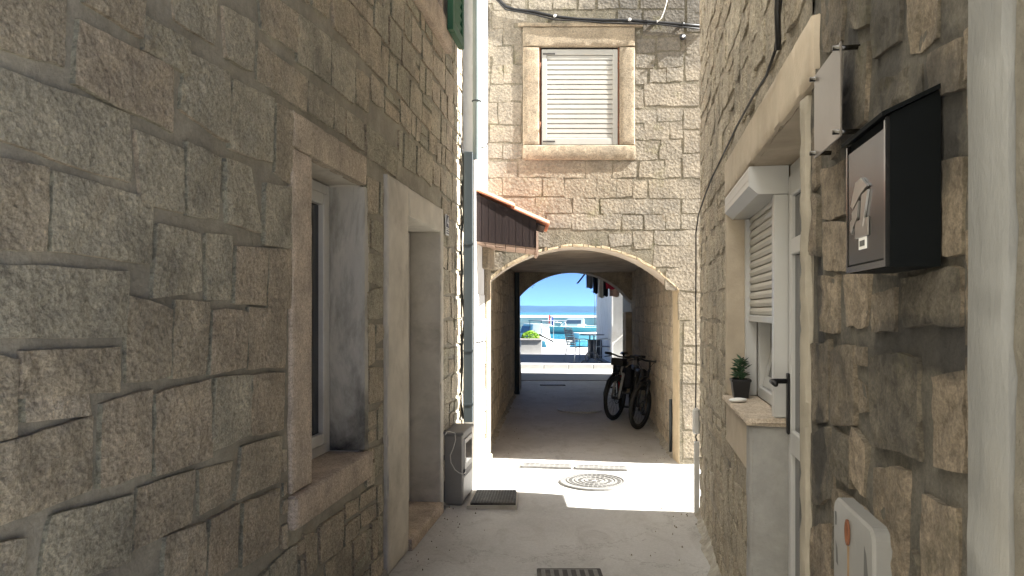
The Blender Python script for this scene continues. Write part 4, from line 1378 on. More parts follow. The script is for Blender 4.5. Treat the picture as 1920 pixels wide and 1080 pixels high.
# cables on the facade
fc = thing('facade_cable', (0.7, 7.6, 4.7), 'thick black cable bundle sagging across the facade above the shuttered window', 'cable')
ctrl = [(930, -6), (948, 12), (965, 18), (1000, 22), (1040, 31), (1085, 36), (1130, 38), (1180, 38), (1230, 42), (1280, 46), (1330, 50)]
pts = [((x - 960) / F * 7.668, 7.668, H - (y - 585) / F * 7.668) for x, y in ctrl]
MB().tube(pts, 0.017, 7).build('bundle', CABLE, fc, True)
MB().tube([(p[0], p[1] - 0.01, p[2] - 0.03 - 0.01 * math.sin(i * 2.1)) for i, p in enumerate(pts)], 0.008, 6).build('strand', CABLE, fc, True)
for i in (4, 7, 8, 9):
    p = pts[i]
    MB().tube([(p[0], p[1] - 0.02, p[2]), (p[0], 7.70, p[2] + 0.01)], 0.018, 7).build('clip', CABLE if i > 7 else PVC, fc, True)
wf = thing('white_wire', (1.35, 7.6, 4.75), 'thin white wire hanging loose above the black cable bundle on the facade', 'cable')
pts = [((x - 960) / F * 7.62, 7.62, H - (y - 585) / F * 7.62) for x, y in ((1252, -6), (1249, 8), (1245, 22), (1240, 34), (1232, 42))]
MB().tube(pts, 0.005, 5).build('wire', CABLE_W, wf, True)
fs_ = thing('facade_spotlight', (1.78, 7.66, 4.5), 'small dark round wall fitting with a white eye on the facade', 'fitting')
fw().lathe([(0.03, 0.0), (0.03, 0.02), (0.0, 0.02)], 12, (0, 0, 0))
M = FA.matrix() @ Matrix.Translation((1.815, 0.02, 4.545)) @ Matrix.Rotation(math.radians(-90), 4, 'X')
MB(M).lathe([(0.03, 0.0), (0.034, 0.03), (0.02, 0.04)], 14).build('housing', BLACK, fs_, True)
MB(M).lathe([(0.013, 0.04), (0.013, 0.046), (0.004, 0.05)], 10).build('lens', WHITE, fs_, True)

# passage fittings
pd = thing('passage_downpipe', (tl(14.2) + 0.06, 14.2, 0), 'dark grey downpipe on the inner wall at the far end of the passage', 'pipe')
MB().tube([(tl(14.2) + 0.065, 14.2, 0.05), (tl(14.2) + 0.065, 14.2, 2.4)], 0.05, 10).build('pipe', GALV, pd, 'auto')
MB().tube([(tl(14.2) + 0.065, 14.2, 0.0), (tl(14.2) + 0.065, 14.2, 0.06)], 0.058, 10).build('shoe', GALV, pd, 'auto')
pc = thing('passage_conduit', (tr(8.2) - 0.02, 8.2, 0.05), 'short grey conduit standing against the passage wall by the pier', 'conduit')
MB().tube([(tr(8.25) - 0.025, 8.25, 0.02), (tr(8.25) - 0.025, 8.25, 0.62)], 0.018, 8).build('tube', GALV, pc, True)

# ------------------------------------------------------------------ right stone house
RIGHT_PX = [
 [(1531,520),(1573,516),(1570,616),(1540,618)], [(1584,520),(1630,512),(1628,612),(1590,618)], [(1520,650),(1556,646),(1552,790),(1524,786)],
 [(1561,660),(1604,656),(1602,792),(1563,788)], [(1634,674),(1722,668),(1726,858),(1640,836)], [(1754,702),(1805,690),(1806,884),(1758,872)],
 [(1692,520),(1802,500),(1802,600),(1700,606)], [(1640,872),(1700,882),(1704,1100),(1652,1100)], [(1734,930),(1800,946),(1806,1120),(1740,1110)],
 [(1514,985),(1556,976),(1560,1100),(1518,1100)], [(1524,812),(1562,806),(1566,930),(1526,950)], [(1540,-30),(1584,-40),(1578,72),(1546,96)],
 [(1592,-40),(1628,-50),(1626,42),(1596,48)], [(1584,104),(1628,78),(1626,232),(1586,240)], [(1704,-60),(1766,-90),(1764,78),(1708,98)],
 [(1640,160),(1732,120),(1728,250),(1644,262)], [(1744,100),(1808,70),(1808,160),(1748,180)], [(1540,320),(1606,300),(1600,400),(1544,410)],
 [(1546,420),(1604,412),(1600,505),(1548,508)], [(1770,300),(1808,290),(1808,470),(1772,470)], [(1636,0),(1692,-20),(1690,70),(1640,110)],
]
rh = thing('stone_house', (3.2, 1.5, 0), 'blackened limestone house with roller-shuttered window and glazed side door', 'house')
R_DOOR = (2.208, 3.20, 0.0, 2.26)
R_WIN = (3.20, 4.092, 1.125, 2.26)
R_END = 5.85 * RW.k
openR = in_rects([R_DOOR, R_WIN])
R_BEG, R_TOP, R_STEP, R_LOW = 0.7, 6.5, 3.0, 4.75  # house stops short and its near roof steps down, unseen, letting sun bounce in
ss = steps([R_BEG, 0.9, 2.208, 3.20, R_STEP, 4.092, R_END], 0.045, 0.9, R_END, 1.0)
zs = steps([-0.02, 1.125, 2.26, R_LOW, 5.2, R_TOP], 0.05, -0.02, 5.2, 0.6)
wall_face(RW, ss, zs, lambda S, Z: openR(S, Z) | (S < 2.13) | ((S < R_STEP) & (Z > R_LOW)), R_MORTAR, rh, 'wall', -0.002, 0.012, 12)
wall_face(RW, ss, zs, lambda S, Z: (S > 2.13) | (Z > R_LOW), RD_MORTAR, rh, 'blackened_wall', -0.005, 0.012, 14)
m = MB()
e = RW.w(R_END, -0.26, 0.0); e2 = RW.w(R_BEG, -0.26, 0.0); eo = RW.w(R_END, -0.02, 0.0)
ew = RW.w(R_STEP, -0.26, 0.0)
m.prism([(ew[0], ew[1]), (7.2, ew[1] - 1.2), (7.0, 3.1), (e[0] + 0.005, e[1] - 0.005)], -0.02, R_TOP, 'z')
m.build('house_body', PLASTER_R, rh)
m = MB()
m.prism([(e2[0], e2[1]), (e2[0] + 6, e2[1]), (7.2, ew[1] - 1.21), (ew[0], ew[1] - 0.01)], -0.02, R_LOW, 'z')
m.build('lowered_body', PLASTER_R, rh)  # near part kept low out of view so sun reaches the opposite wall

RW.mb().add([(2.208, -0.003, -0.02), (2.208, -0.003, 2.26), (2.208, -0.262, 2.26), (2.208, -0.262, -0.02)], [(0, 1, 2, 3)]).build('opening_reveal', PLASTER_R, rh)
RW.mb().add([(2.208, -0.003, 2.2605), (4.092, -0.003, 2.2605), (4.092, -0.262, 2.2605), (2.208, -0.262, 2.2605)], [(0, 1, 2, 3)]).build('opening_soffit', PLASTER_R, rh)
RW.mb().add([(4.0925, -0.003, 1.12), (4.0925, -0.003, 2.26), (4.0925, -0.262, 2.26), (4.0925, -0.262, 1.12)], [(0, 1, 2, 3)]).build('opening_reveal', PLASTER_R, rh)
RW.mb().box(2.2, 4.1, -0.275, -0.263, -0.02, 2.27).build('black_backing', BLACK, rh)  # black sheet painted in for the darkness of an unbuilt room
m = RW.mb()
m.box(R_STEP, R_END, -0.26, 0.0, R_TOP, R_TOP + 0.1)
m.build('eaves', PLASTER_R, rh)
RW.mb().box(R_BEG, R_STEP - 0.01, -0.26, 0.0, R_LOW, R_LOW + 0.08).build('eaves', PLASTER_R, rh)
RW.mb().box(R_STEP - 0.02, R_STEP - 0.001, -0.27, -0.004, R_LOW + 0.08, R_TOP).build('gable_return', PLASTER_R, rh)
MB().prism([(1.80, 5.6), (2.25, 5.4), (2.25, 6.15), (1.80, 6.25)], 1.56, R_TOP + 0.8, 'z').build('sun_blocker', PLASTER_R, rh)  # unseen block added to widen the corner's shadow on the alley
RW.mb().box(R_BEG - 0.02, R_BEG - 0.001, -0.27, 0.02, -0.02, R_LOW).build('end_wall', ROUGH_RENDER, rh)
# corner return of the wall (stones seen at the end)
m = RW.mb().box(R_END - 0.02, R_END - 0.001, -0.26, -0.02, -0.02, R_TOP).build('corner', R_MORTAR, rh)
surR = in_rects([(2.05, 4.12, 2.25, 2.47), (2.10, 2.22, -0.1, 2.5), (3.15, 4.12, 0.93, 1.17), (3.15, 3.33, -0.1, 1.2), (4.08, 4.14, 1.1, 2.3), (0.0, 1.04, -0.1, 6), (0.0, R_STEP, R_LOW - 0.06, 6)])
blkR = lambda S, Z: surR(S, Z) | openR(S, Z)
trR = [grow([RW.px(x, y) for x, y in q], 0.008) for q in RIGHT_PX]
trR = [[(min(max(s, 1.045), 2.12), z) for s, z in q] for q in trR]
rs = np.random.RandomState(21)
fillR = lay_stones(1.04, R_END - 0.01, 0.0, 5.4, trR, blkR, (0.15, 0.26), (0.14, 0.38), 0.024, rs)
itR = [(RW, q, RD_STONE, dict(proud=0.006, relief=0.011, rnd=(0.03, 0.22), pillow=0.0, edge=0.010, wob=1.3, flat=0.3)) for q in trR]
for q in fillR:
    near = np.mean([p[0] for p in q]) < 2.13
    itR.append((RW, q, RD_STONE if near else R_STONE, dict(proud=0.008, relief=0.017 if near else 0.014, rnd=(0.06, 0.35), pillow=0.0, edge=0.009, wob=1.5, flat=0.3)))
build_stones(itR, rh, 300, 'stone', 'masonry')

rm = RW.mb
fillet(RW, 3.33, R_END - 0.02, rh, FOOT, 8)
rough_block(rm(), 2.03, 4.12, -0.05, 0.016, 2.262, 2.46, seed=84).build('lintel', PLASTER_R, rh, 'auto')
rough_block(rm(), 2.125, 2.207, -0.25, 0.018, -0.01, 2.258, seed=39).build('near_jamb', PLASTER_J, rh, 'auto')
rm().cbox(4.093, 4.135, -0.25, 0.010, 1.16, 2.258, 0.006).build('far_jamb', PLASTER_R, rh)
rough_block(rm(), 3.202, 3.32, -0.25, 0.012, -0.01, 1.122, seed=68).build('parapet_end', PARAPET, rh, 'auto')
rm().cbox(3.322, 4.10, -0.02, 0.010, 0.90, 1.122, 0.008).build('parapet_band', PLASTER_R, rh)
rough_block(rm(), 3.17, 4.088, -0.16, 0.035, 1.124, 1.156, seed=32).build('sill', DRESSED, rh, 'auto')
# roller shutter with box
rsx = rm().prism([(-0.15, 2.258), (0.014, 2.258), (0.018, 2.250), (0.018, 2.172), (-0.022, 2.135), (-0.15, 2.135)], 3.202, 4.086, 'x').build('shutter_box', PVC, rh)
for z in (2.20, 2.235):
    rm().box(3.21, 4.08, 0.0181, 0.0195, z, z + 0.002).build('seam', PVC_D, rsx)
nsl = 13
for k in range(nsl):
    z0 = 1.603 + k * 0.0418
    prof = [(-0.125, z0), (-0.113, z0 + 0.004), (-0.108, z0 + 0.020), (-0.113, z0 + 0.037), (-0.125, z0 + 0.041)]
    rm().prism(prof, 3.26, 4.05, 'x').build('roller_slat', SLAT, rh)
rm().cbox(3.262, 4.048, -0.128, -0.102, 1.568, 1.602, 0.004).build('bottom_bar', PVC, rh)
for (a, b_) in ((3.203, 3.258), (4.052, 4.088)):
    rm().cbox(a, b_, -0.15, -0.088, 1.158, 2.133, 0.004).build('guide_rail', PVC, rh)
m = rm()
for r in ((3.259, 3.31, 1.158, 2.13), (4.0, 4.051, 1.158, 2.13), (3.31, 4.0, 1.158, 1.215)):
    m.cbox(r[0], r[1], -0.215, -0.152, r[2], r[3], 0.004)
wf_ = m.build('window', PVC, rh)
m = rm()      # tilted sash
def tl_(s, z, d): return (s, d - (z - 1.22) * 0.22, z)
for (a, b_, c, d) in ((3.315, 3.365, 1.22, 1.95), (3.945, 3.995, 1.22, 1.95), (3.365, 3.945, 1.22, 1.275)):
    vs = [tl_(a, c, -0.19), tl_(b_, c, -0.19), tl_(b_, d, -0.19), tl_(a, d, -0.19), tl_(a, c, -0.17), tl_(b_, c, -0.17), tl_(b_, d, -0.17), tl_(a, d, -0.17)]
    m.add(vs, [(0, 1, 2, 3), (7, 6, 5, 4), (0, 4, 5, 1), (1, 5, 6, 2), (2, 6, 7, 3), (3, 7, 4, 0)])
m.build('sash', PVC, wf_)
rm().add([tl_(3.36, 1.27, -0.178), tl_(3.95, 1.27, -0.178), tl_(3.95, 1.95, -0.178), tl_(3.36, 1.95, -0.178),
          tl_(3.36, 1.27, -0.184), tl_(3.95, 1.27, -0.184), tl_(3.95, 1.95, -0.184), tl_(3.36, 1.95, -0.184)],
         [(0, 1, 2, 3), (7, 6, 5, 4), (0, 4, 5, 1), (1, 5, 6, 2), (2, 6, 7, 3), (3, 7, 4, 0)]).build('pane', GLASS, wf_)
# glazed door
m = rm()
for r in ((2.212, 2.262, 0.0, 2.256), (3.170, 3.198, 0.0, 2.256), (2.262, 3.170, 2.206, 2.256)):
    m.cbox(r[0], r[1], -0.225, -0.155, r[2], r[3], 0.004)
m.build('door_frame', PVC, rh)
m = rm()
for r in ((2.266, 2.36, 0.03, 2.202), (3.112, 3.166, 0.03, 2.202), (2.36, 3.112, 2.11, 2.202), (2.36, 3.112, 0.03, 0.16), (2.36, 3.112, 1.02, 1.12), (2.36, 3.112, 1.86, 1.93)):
    m.cbox(r[0], r[1], -0.215, -0.140, r[2], r[3], 0.005)
dr = m.build('door', PVC, rh)
for (c, d) in ((0.155, 1.025), (1.115, 1.865), (1.925, 2.115)):
    rm().box(2.355, 3.115, -0.165, -0.158, c, d).build('pane', GLASS, dr)
rm().cbox(3.122, 3.156, -0.140, -0.128, 1.10, 1.36, 0.004).build('lock_plate', BLACK, dr)
rm().tube([(3.138, -0.128, 1.325), (3.138, -0.075, 1.325), (3.125, -0.065, 1.325), (3.02, -0.063, 1.322)], 0.011, 8).build('handle', BLACK, dr, True)
rm().cbox(2.20, 3.2, -0.25, 0.02, -0.02, 0.028, 0.006).build('doorstep', DRESSED, rh)
# pilaster nearest the mailbox
rough_block(rm(), 0.915, 1.036, -0.05, 0.036, -0.01, 4.7, seed=42).build('pilaster', GREY_RENDER, rh, 'auto')
S_, Z_ = np.meshgrid(np.linspace(R_BEG, 0.913, 80), np.linspace(-0.02, 4.5, 120), indexing='ij')
D_ = 0.026 + 0.008 * fbm(S_ * 14, Z_ * 14, 44, 4)
kk = np.arange(S_.size).reshape(S_.shape)
ff = np.stack([kk[:-1, :-1], kk[1:, :-1], kk[1:, 1:], kk[:-1, 1:]], -1).reshape(-1, 4)
mesh_obj('rendered_strip', RW.w(S_.ravel(), D_.ravel(), Z_.ravel()), ff.tolist(), ROUGH_RENDER, rh, True)

# plant pot and pebble on the sill
pp = thing('potted_plant', tuple(RW.w(3.97, -0.045, 1.157)), 'small succulent in a square black pot on the window sill', 'plant')
m = rm()
vs = []
for (k, z) in ((0.036, 1.157), (0.047, 1.245), (0.051, 1.245), (0.051, 1.258), (0.044, 1.258), (0.043, 1.245)):
    vs += [(3.97 - k, -0.05 - k, z), (3.97 + k, -0.05 - k, z), (3.97 + k, -0.05 + k, z), (3.97 - k, -0.05 + k, z)]
fs = [(0, 3, 2, 1)]
for i in range(5):
    for j in range(4):
        fs.append((i * 4 + j, i * 4 + (j + 1) % 4, (i + 1) * 4 + (j + 1) % 4, (i + 1) * 4 + j))
fs.append((20, 21, 22, 23))
m.add(vs, fs).build('pot', BLACK, pp)
m = rm()
for k in range(70):
    a = RNG.uniform(0, 2 * math.pi); h = RNG.uniform(0.0, 0.11); r0 = 0.012
    tip = RNG.uniform(0.035, 0.055); up = RNG.uniform(0.0, 0.035)
    c = Vector((3.97 + 0.01 * RNG.randn(), -0.05 + 0.01 * RNG.randn(), 1.255 + h))
    d = Vector((math.cos(a), math.sin(a), 0)); s_ = Vector((-math.sin(a), math.cos(a), 0)) * 0.010
    p0 = c; p1 = c + d * tip * 0.5 + Vector((0, 0, up * 0.4 + 0.006)); p2 = c + d * tip + Vector((0, 0, up))
    m.add([p0 - s_ * 0.4, p0 + s_ * 0.4, p1 + s_, p2, p1 - s_, p1 - Vector((0, 0, 0.008))], [(0, 1, 2, 4), (4, 2, 3), (0, 4, 5), (1, 5, 2), (5, 4, 3), (2, 5, 3)])
m.build('leaves', LEAF, pp, True)['kind'] = 'stuff'
rm().tube([(3.97, -0.05, 1.25), (3.972, -0.048, 1.36)], 0.008, 6, r1=0.004).build('stem', LEAF, pp, True)
pb = thing('pebble', tuple(RW.w(3.76, 0.0, 1.157)), 'flat white pebble lying on the sill in front of the black pot', 'pebble')
m = MB(Matrix.Translation(Vector(RW.w(3.76, -0.01, 1.157))) @ Matrix.Rotation(0.4, 4, 'Z') @ Matrix.Diagonal((1.25, 0.8, 1, 1)))
m.lathe([(0.012, 0), (0.034, 0.004), (0.043, 0.011), (0.036, 0.018), (0.014, 0.022)], 18).build('pebble', WHITE, pb, True)

# sign plate on stand-offs
sg = thing('sign_plate', tuple(RW.w(1.77, 0.03, 2.02)), 'blank frosted metal sign plate held off the rubble wall by four bolts', 'sign')
rm().cbox(1.642, 1.889, 0.040, 0.0445, 2.017, 2.232, 0.0015).build('plate', FROST, sg)
for s_ in (1.654, 1.877):
    for z in (2.029, 2.220):
        rm().tube([(s_, 0.0, z), (s_, 0.058, z)], 0.006, 8).build('bolt', STEEL_D, sg, True)

# mailbox
mb_ = thing('mailbox', tuple(RW.w(1.31, 0.04, 1.69)), 'black metal mailbox with silver emblem on its polished door', 'mailbox')
rm().prism([(0.005, 1.695), (0.082, 1.695), (0.082, 1.948), (0.005, 1.985)], 1.197, 1.426, 'x').build('box', BLACKM, mb_)
rm().prism([(0.002, 1.988), (0.096, 1.944), (0.097, 1.951), (0.002, 1.996)], 1.190, 1.434, 'x').build('lid', BLACKM, mb_)
door = rm().cbox(1.206, 1.418, 0.082, 0.088, 1.708, 1.930, 0.003).build('door', GLOSS, mb_)
m = rm()
for r in ((1.1975, 1.2055, 1.696, 1.944), (1.4185, 1.4255, 1.696, 1.944), (1.2055, 1.4185, 1.696, 1.707)):
    m.box(r[0], r[1], 0.0821, 0.0895, r[2], r[3])
m.build('door_frame', STEEL_D, mb_)
def emblem(poly, dz=0.0925):
    mm = rm(); n = len(poly)
    mm.add([(s, 0.0885, z) for s, z in poly] + [(s, dz, z) for s, z in poly],
           [tuple(range(n, 2 * n))] + [(i, (i + 1) % n, n + (i + 1) % n, n + i) for i in range(n)])
    mm.build('emblem', SILVER, door)
emblem([(1.355, 1.862), (1.322, 1.866), (1.285, 1.845), (1.318, 1.838), (1.372, 1.815), (1.385, 1.822)])
emblem([(1.318, 1.834), (1.282, 1.838), (1.312, 1.776), (1.328, 1.782)])
emblem([(1.378, 1.808), (1.336, 1.826), (1.345, 1.796), (1.372, 1.778)])
emblem([(1.388, 1.792), (1.378, 1.796), (1.372, 1.776), (1.380, 1.768), (1.390, 1.776)])
rm().cbox(1.285, 1.362, 0.088, 0.0915, 1.757, 1.790, 0.001).build('name_holder', STEEL, door)
stk = rm().box(1.300, 1.342, 0.088, 0.0900, 1.735, 1.7565).build('sticker', WHITE, door)
rm().box(1.306, 1.336, 0.0901, 0.0904, 1.7405, 1.751).build('sticker_print', WORN, door)

# old plastic lid low on the wall
ld = thing('meter_lid', tuple(RW.w(1.57, 0.02, 0.66)), 'scuffed white plastic meter lid with a rusty keyhole low on the rubble wall', 'lid')
c0, c1, z0, z1, rr = 1.426, 1.717, 0.66, 1.19, 0.03
poly = []
for (cx, cz, a0) in ((c1 - rr, z1 - rr, 0), (c0 + rr, z1 - rr, 90), (c0 + rr, z0 + rr, 180), (c1 - rr, z0 + rr, 270)):
    for k in range(6):
        a = math.radians(a0 + k * 18)
        poly.append((cx + rr * math.cos(a), cz + rr * math.sin(a)))
n = len(poly)
m = rm()
m.add([(s, 0.004, z) for s, z in poly] + [(s, 0.034, z) for s, z in poly] + [(1.5715 + (s - 1.5715) * 0.965, 0.040, 0.925 + (z - 0.925) * 0.98) for s, z in poly],
      [tuple(range(2 * n, 3 * n))] + [(i, (i + 1) % n, n + (i + 1) % n, n + i) for i in range(n)] + [(n + i, n + (i + 1) % n, 2 * n + (i + 1) % n, 2 * n + i) for i in range(n)])
m.build('lid', LID, ld)
M = RW.matrix() @ Matrix.Translation((1.595, 0.0403, 1.137)) @ Matrix.Rotation(math.radians(-90), 4, 'X') @ Matrix.Diagonal((0.85, 1.5, 1, 1))
MB(M).lathe([(0.019, 0.0), (0.019, 0.004), (0.015, 0.004), (0.012, 0.001)], 18).build('keyhole', RUST, ld, True)
rm().add([(1.586, 0.0404, 1.108), (1.604, 0.0404, 1.108), (1.600, 0.0404, 0.85), (1.590, 0.0404, 0.85)], [(0, 1, 2, 3)]).build('rust_streak', RUST_L, ld)
for poly in ([(1.845, 1.11), (1.83, 1.112), (1.828, 1.082), (1.842, 1.078)], [(1.838, 1.045), (1.822, 1.03), (1.815, 0.99), (1.833, 0.995)],
             [(1.622, 1.10), (1.608, 1.085), (1.59, 1.02), (1.585, 0.96), (1.612, 0.98), (1.63, 0.94), (1.645, 1.0), (1.625, 1.02)],
             [(1.60, 0.93), (1.59, 0.92), (1.588, 0.88), (1.60, 0.90)]):
    rm().add([(s - 0.14, 0.0404, z + 0.045) for s, z in poly], [tuple(range(len(poly)))]).build('worn_patch', WORN, ld)

# post, small box and wires at the far corner of the right house
cp = thing('corner_conduit', tuple(RW.w(5.88, 0.03, 0)), 'grey metal conduit post at the foot of the right house corner', 'conduit')
rm().cbox(5.875, 5.925, 0.012, 0.052, 0.0, 0.575, 0.004).build('channel', PVC_D, cp)
rm().tube([(5.90, 0.03, 0.575), (5.895, 0.04, 0.61), (5.90, 0.03, 0.64)], 0.006, 6).build('lead', CABLE, cp, True)
jb = thing('junction_box', tuple(RW.w(5.9, 0.03, 0.64)), 'pale rounded junction box above the conduit post at the house corner', 'junction box')
rm().cbox(5.862, 5.932, 0.008, 0.062, 0.635, 0.845, 0.014).build('box', PVC_D, jb)
cw = thing('wall_wire', tuple(RW.w(5.0, 0.03, 2.0)), 'thin black wire climbing the right house corner and along the lintel', 'cable')
pts = [(5.90, 0.04, 0.84), (5.91, 0.035, 1.2), (5.885, 0.04, 1.7), (5.86, 0.04, 2.0), (5.80, 0.045, 2.25), (5.55, 0.045, 2.36), (5.0, 0.045, 2.42), (4.5, 0.045, 2.455),
       (4.0, 0.04, 2.475), (3.4, 0.04, 2.49), (2.9, 0.04, 2.485), (2.62, 0.04, 2.47), (2.45, 0.04, 2.50), (2.36, 0.04, 2.62), (2.28, 0.04, 2.80), (2.2, 0.04, 3.1)]
rm().tube(pts, 0.0055, 6).build('wire', CABLE, cw, True)
cw2 = thing('wall_cable', tuple(RW.w(2.3, 0.03, 2.5)), 'short black cable pair rising above the lintel beside the sign plate', 'cable')
rm().tube([(2.42, 0.036, 2.49), (2.36, 0.05, 2.60), (2.29, 0.05, 2.8), (2.20, 0.05, 3.2)], 0.010, 6).build('cable', CABLE, cw2, True)
rm().tube([(2.16, 0.04, 2.60), (2.15, 0.045, 2.8), (2.14, 0.045, 3.2)], 0.006, 6).build('cable', CABLE_W, cw2, True)

# ------------------------------------------------------------------ houses beyond the passage
wr = thing('white_house', (4.2, 22.9, 0), 'white plastered waterfront house corner beside the terrace chairs', 'house')
WXc = 2.87
MB().box(WXc, 5.2, 20.62, 24.5, 0.1, 6.5).build('wall', WHITE_WALL, wr)
MB().cbox(WXc - 0.02, WXc + 0.30, 20.58, 20.619, 0.12, 6.4, 0.01).build('corner_pilaster', WHITE_WALL, wr)
for (z0, z1) in ((1.55, 2.6), (0.25, 1.05)):
    MB().cbox(3.28, 3.62, 20.52, 20.618, z0, z1, 0.01).build('wall_cabinet', WHITE_WALL, wr)
MB().cbox(3.22, 3.70, 20.46, 20.617, 1.44, 1.53, 0.01).build('ledge', KERB, wr)
MB().tube([(3.22, 20.58, 2.6), (3.23, 20.58, 2.1), (3.27, 20.58, 1.7)], 0.018, 6).build('lead', CABLE, wr, True)
lr = thing('white_house', (-2.0, 16.8, 0), 'white plastered house flank past the downpipe at the passage end', 'house')
MB().prism([(-6, 15.1), (0.17, 15.1), (0.20, 18.4), (-6, 18.4)], -0.02, 6.5, 'z').build('wall', WHITE_WALL, lr)
MB().prism([(0.171, 15.2), (0.195, 15.2), (0.224, 18.38), (0.201, 18.38)], -0.01, 0.35, 'z').build('plinth', KERB, lr)
rr_ = thing('rear_house', (5.5, 16.4, 0), 'shaded grey plastered house flank behind the passage wall', 'house')
MB().box(2.72, 9, 15.05, 17.7, -0.02, 8.0).build('wall', GREY_RENDER, rr_)
MB().box(2.70, 2.719, 15.4, 16.2, 0.0, 2.1).build('door', WOOD_D, rr_)

# ------------------------------------------------------------------ terrace furniture
pn = thing('planter', (0.72, 25.6, 0.146), 'rectangular white stone planter with a lime green bush near the water', 'planter')
MB().cbox(0.30, 1.05, 25.4, 25.9, 0.146, 0.62, 0.012).build('box', KERB, pn)
MB().cbox(0.27, 1.08, 25.37, 25.93, 0.621, 0.675, 0.01).build('rim', KERB, pn)
MB().box(0.35, 1.0, 25.45, 25.85, 0.66, 0.69).build('soil', SOIL, pn)
m = MB()
for k in range(900):
    a = RNG.uniform(0, 2 * math.pi); ph = math.acos(RNG.uniform(0, 1)); r = RNG.uniform(0.75, 1.0)
    c = Vector((0.66 + 0.34 * r * math.sin(ph) * math.cos(a), 25.65 + 0.24 * r * math.sin(ph) * math.sin(a), 0.68 + 0.28 * r * math.cos(ph)))
    u = Vector(RNG.randn(3)).normalized() * 0.030; v = Vector(RNG.randn(3)).normalized() * 0.020
    m.add([c - u, c + v, c + u, c - v], [(0, 1, 2, 3)])
m.build('bush', LEAF_L, pn)['kind'] = 'stuff'


def place(loc, rot):
    return Matrix.Translation(loc) @ Matrix.Rotation(rot, 4, 'Z')


def chair(loc, rot, label):
    t = thing('terrace_chair', loc, label, 'chair', 'metal terrace chairs')
    M = place(loc, rot)
    # local: faces +y, seat 0.46 high
    for s in (-1, 1):
        MB(M).tube([(0.25 * s, 0.24, 0), (0.245 * s, 0.23, 0.45), (0.25 * s, 0.22, 0.66)], 0.013, 6).build('leg', ALU, t, True)
        MB(M).tube([(0.26 * s, -0.30, 0), (0.235 * s, -0.22, 0.45), (0.225 * s, -0.27, 0.75), (0.21 * s, -0.34, 0.98)], 0.014, 6).build('leg', ALU, t, True)
        MB(M).tube([(0.25 * s, 0.22, 0.66), (0.27 * s, 0.05, 0.69), (0.25 * s, -0.2, 0.68), (0.228 * s, -0.255, 0.68)], 0.014, 6).build('armrest', ALU, t, True)
    MB(M).tube([(0.21, -0.34, 0.98), (0.1, -0.36, 1.01), (-0.1, -0.36, 1.01), (-0.21, -0.34, 0.98)], 0.014, 6).build('back_rail', ALU, t, True)
    fr = MB(M)
    fr.tube([(-0.24, 0.23, 0.45), (0.24, 0.23, 0.45), (0.235, -0.22, 0.45), (-0.235, -0.22, 0.45)], 0.012, 6, True)
    fr.build('seat_frame', ALU, t, True)
    for k in range(9):
        y = -0.19 + k * 0.05
        MB(M).box(-0.235, 0.235, y - 0.017, y + 0.017, 0.452, 0.458).build('seat_strap', WOVEN, t)
    for k in range(7):
        z = 0.53 + k * 0.066
        y = -0.235 - (z - 0.5) * 0.21
        MB(M).box(-0.22, 0.22, y - 0.003, y + 0.003, z - 0.02, z + 0.02).build('back_strap', WOVEN, t)
    for k in range(5):
        x = -0.16 + k * 0.08
        MB(M).tube([(x, -0.242, 0.50), (x * 0.95, -0.345, 0.98)], 0.010, 5).build('back_strap', WOVEN, t, True)
    MB(M).tube([(-0.24, 0.2, 0.18), (0.24, 0.2, 0.18)], 0.009, 5).build('stretcher', ALU, t, True)
    return t


chair((1.93, 21.15, 0.146), math.radians(-62), 'silver terrace chair with open woven back on the canopy side of the bistro table')
chair((2.78, 21.3, 0.146), math.radians(68), 'silver terrace chair pulled up next to the white house corner')
tb = thing('bistro_table', (2.33, 21.0, 0.146), 'round bistro table on a dark twin-post scrolled iron base', 'table')
MB().lathe([(0.36, 0), (0.37, 0.012), (0.36, 0.024)], 28, (2.33, 21.0, 0.146 + 0.80)).build('table_top', TABLE, tb, 'auto')
for x in (2.27, 2.39):
    MB().tube([(x, 21.0, 0.25), (x, 21.0, 0.95)], 0.019, 8).build('post', TABLE, tb, True)
for a in (20, 110, 200, 290):
    d = Vector((math.cos(math.radians(a)), math.sin(math.radians(a)), 0))
    c = Vector((2.33, 21.0, 0.146))
    MB().tube([c + Vector((0, 0, 0.30)) + d * 0.03, c + Vector((0, 0, 0.28)) + d * 0.14, c + Vector((0, 0, 0.17)) + d * 0.22, c + Vector((0, 0, 0.06)) + d * 0.19,
               c + Vector((0, 0, 0.05)) + d * 0.27, c + Vector((0, 0, 0.016)) + d * 0.34], 0.022, 6).build('foot', TABLE, tb, True)
wk = thing('dark_planter', (2.8, 23.2, 0.146), 'charcoal slatted planter box behind the terrace table', 'planter')
MB().box(2.46, 3.2, 23.0, 23.4, 0.146, 0.72).build('box', WICKER, wk)
for k in range(11):
    x = 2.46 + k * 0.0675
    MB().cbox(x, x + 0.058, 22.975, 22.999, 0.15, 0.74, 0.004).build('slat', WICKER, wk)
gp = thing('gangplank', (1.4, 30.0, 0.2), 'short dark gangplank sloping from the quay beside the lime bush', 'gangplank')
M = Matrix.Translation((1.42, 30.0, 0.52)) @ Matrix.Rotation(math.radians(26), 4, 'Y')
MB(M).cbox(-0.34, 0.34, -0.12, 0.12, -0.02, 0.02, 0.005).build('board', BLACK, gp)
for s in (-1, 1):
    MB(M).tube([(-0.34, 0.11 * s, 0.03), (0.34, 0.11 * s, 0.03)], 0.02, 6).build('side_rail', BLACK, gp, True)
MB().tube([(1.13, 29.6, 0.16), (1.13, 30.0, 0.66)], 0.02, 6).build('support', BLACK, gp, True)

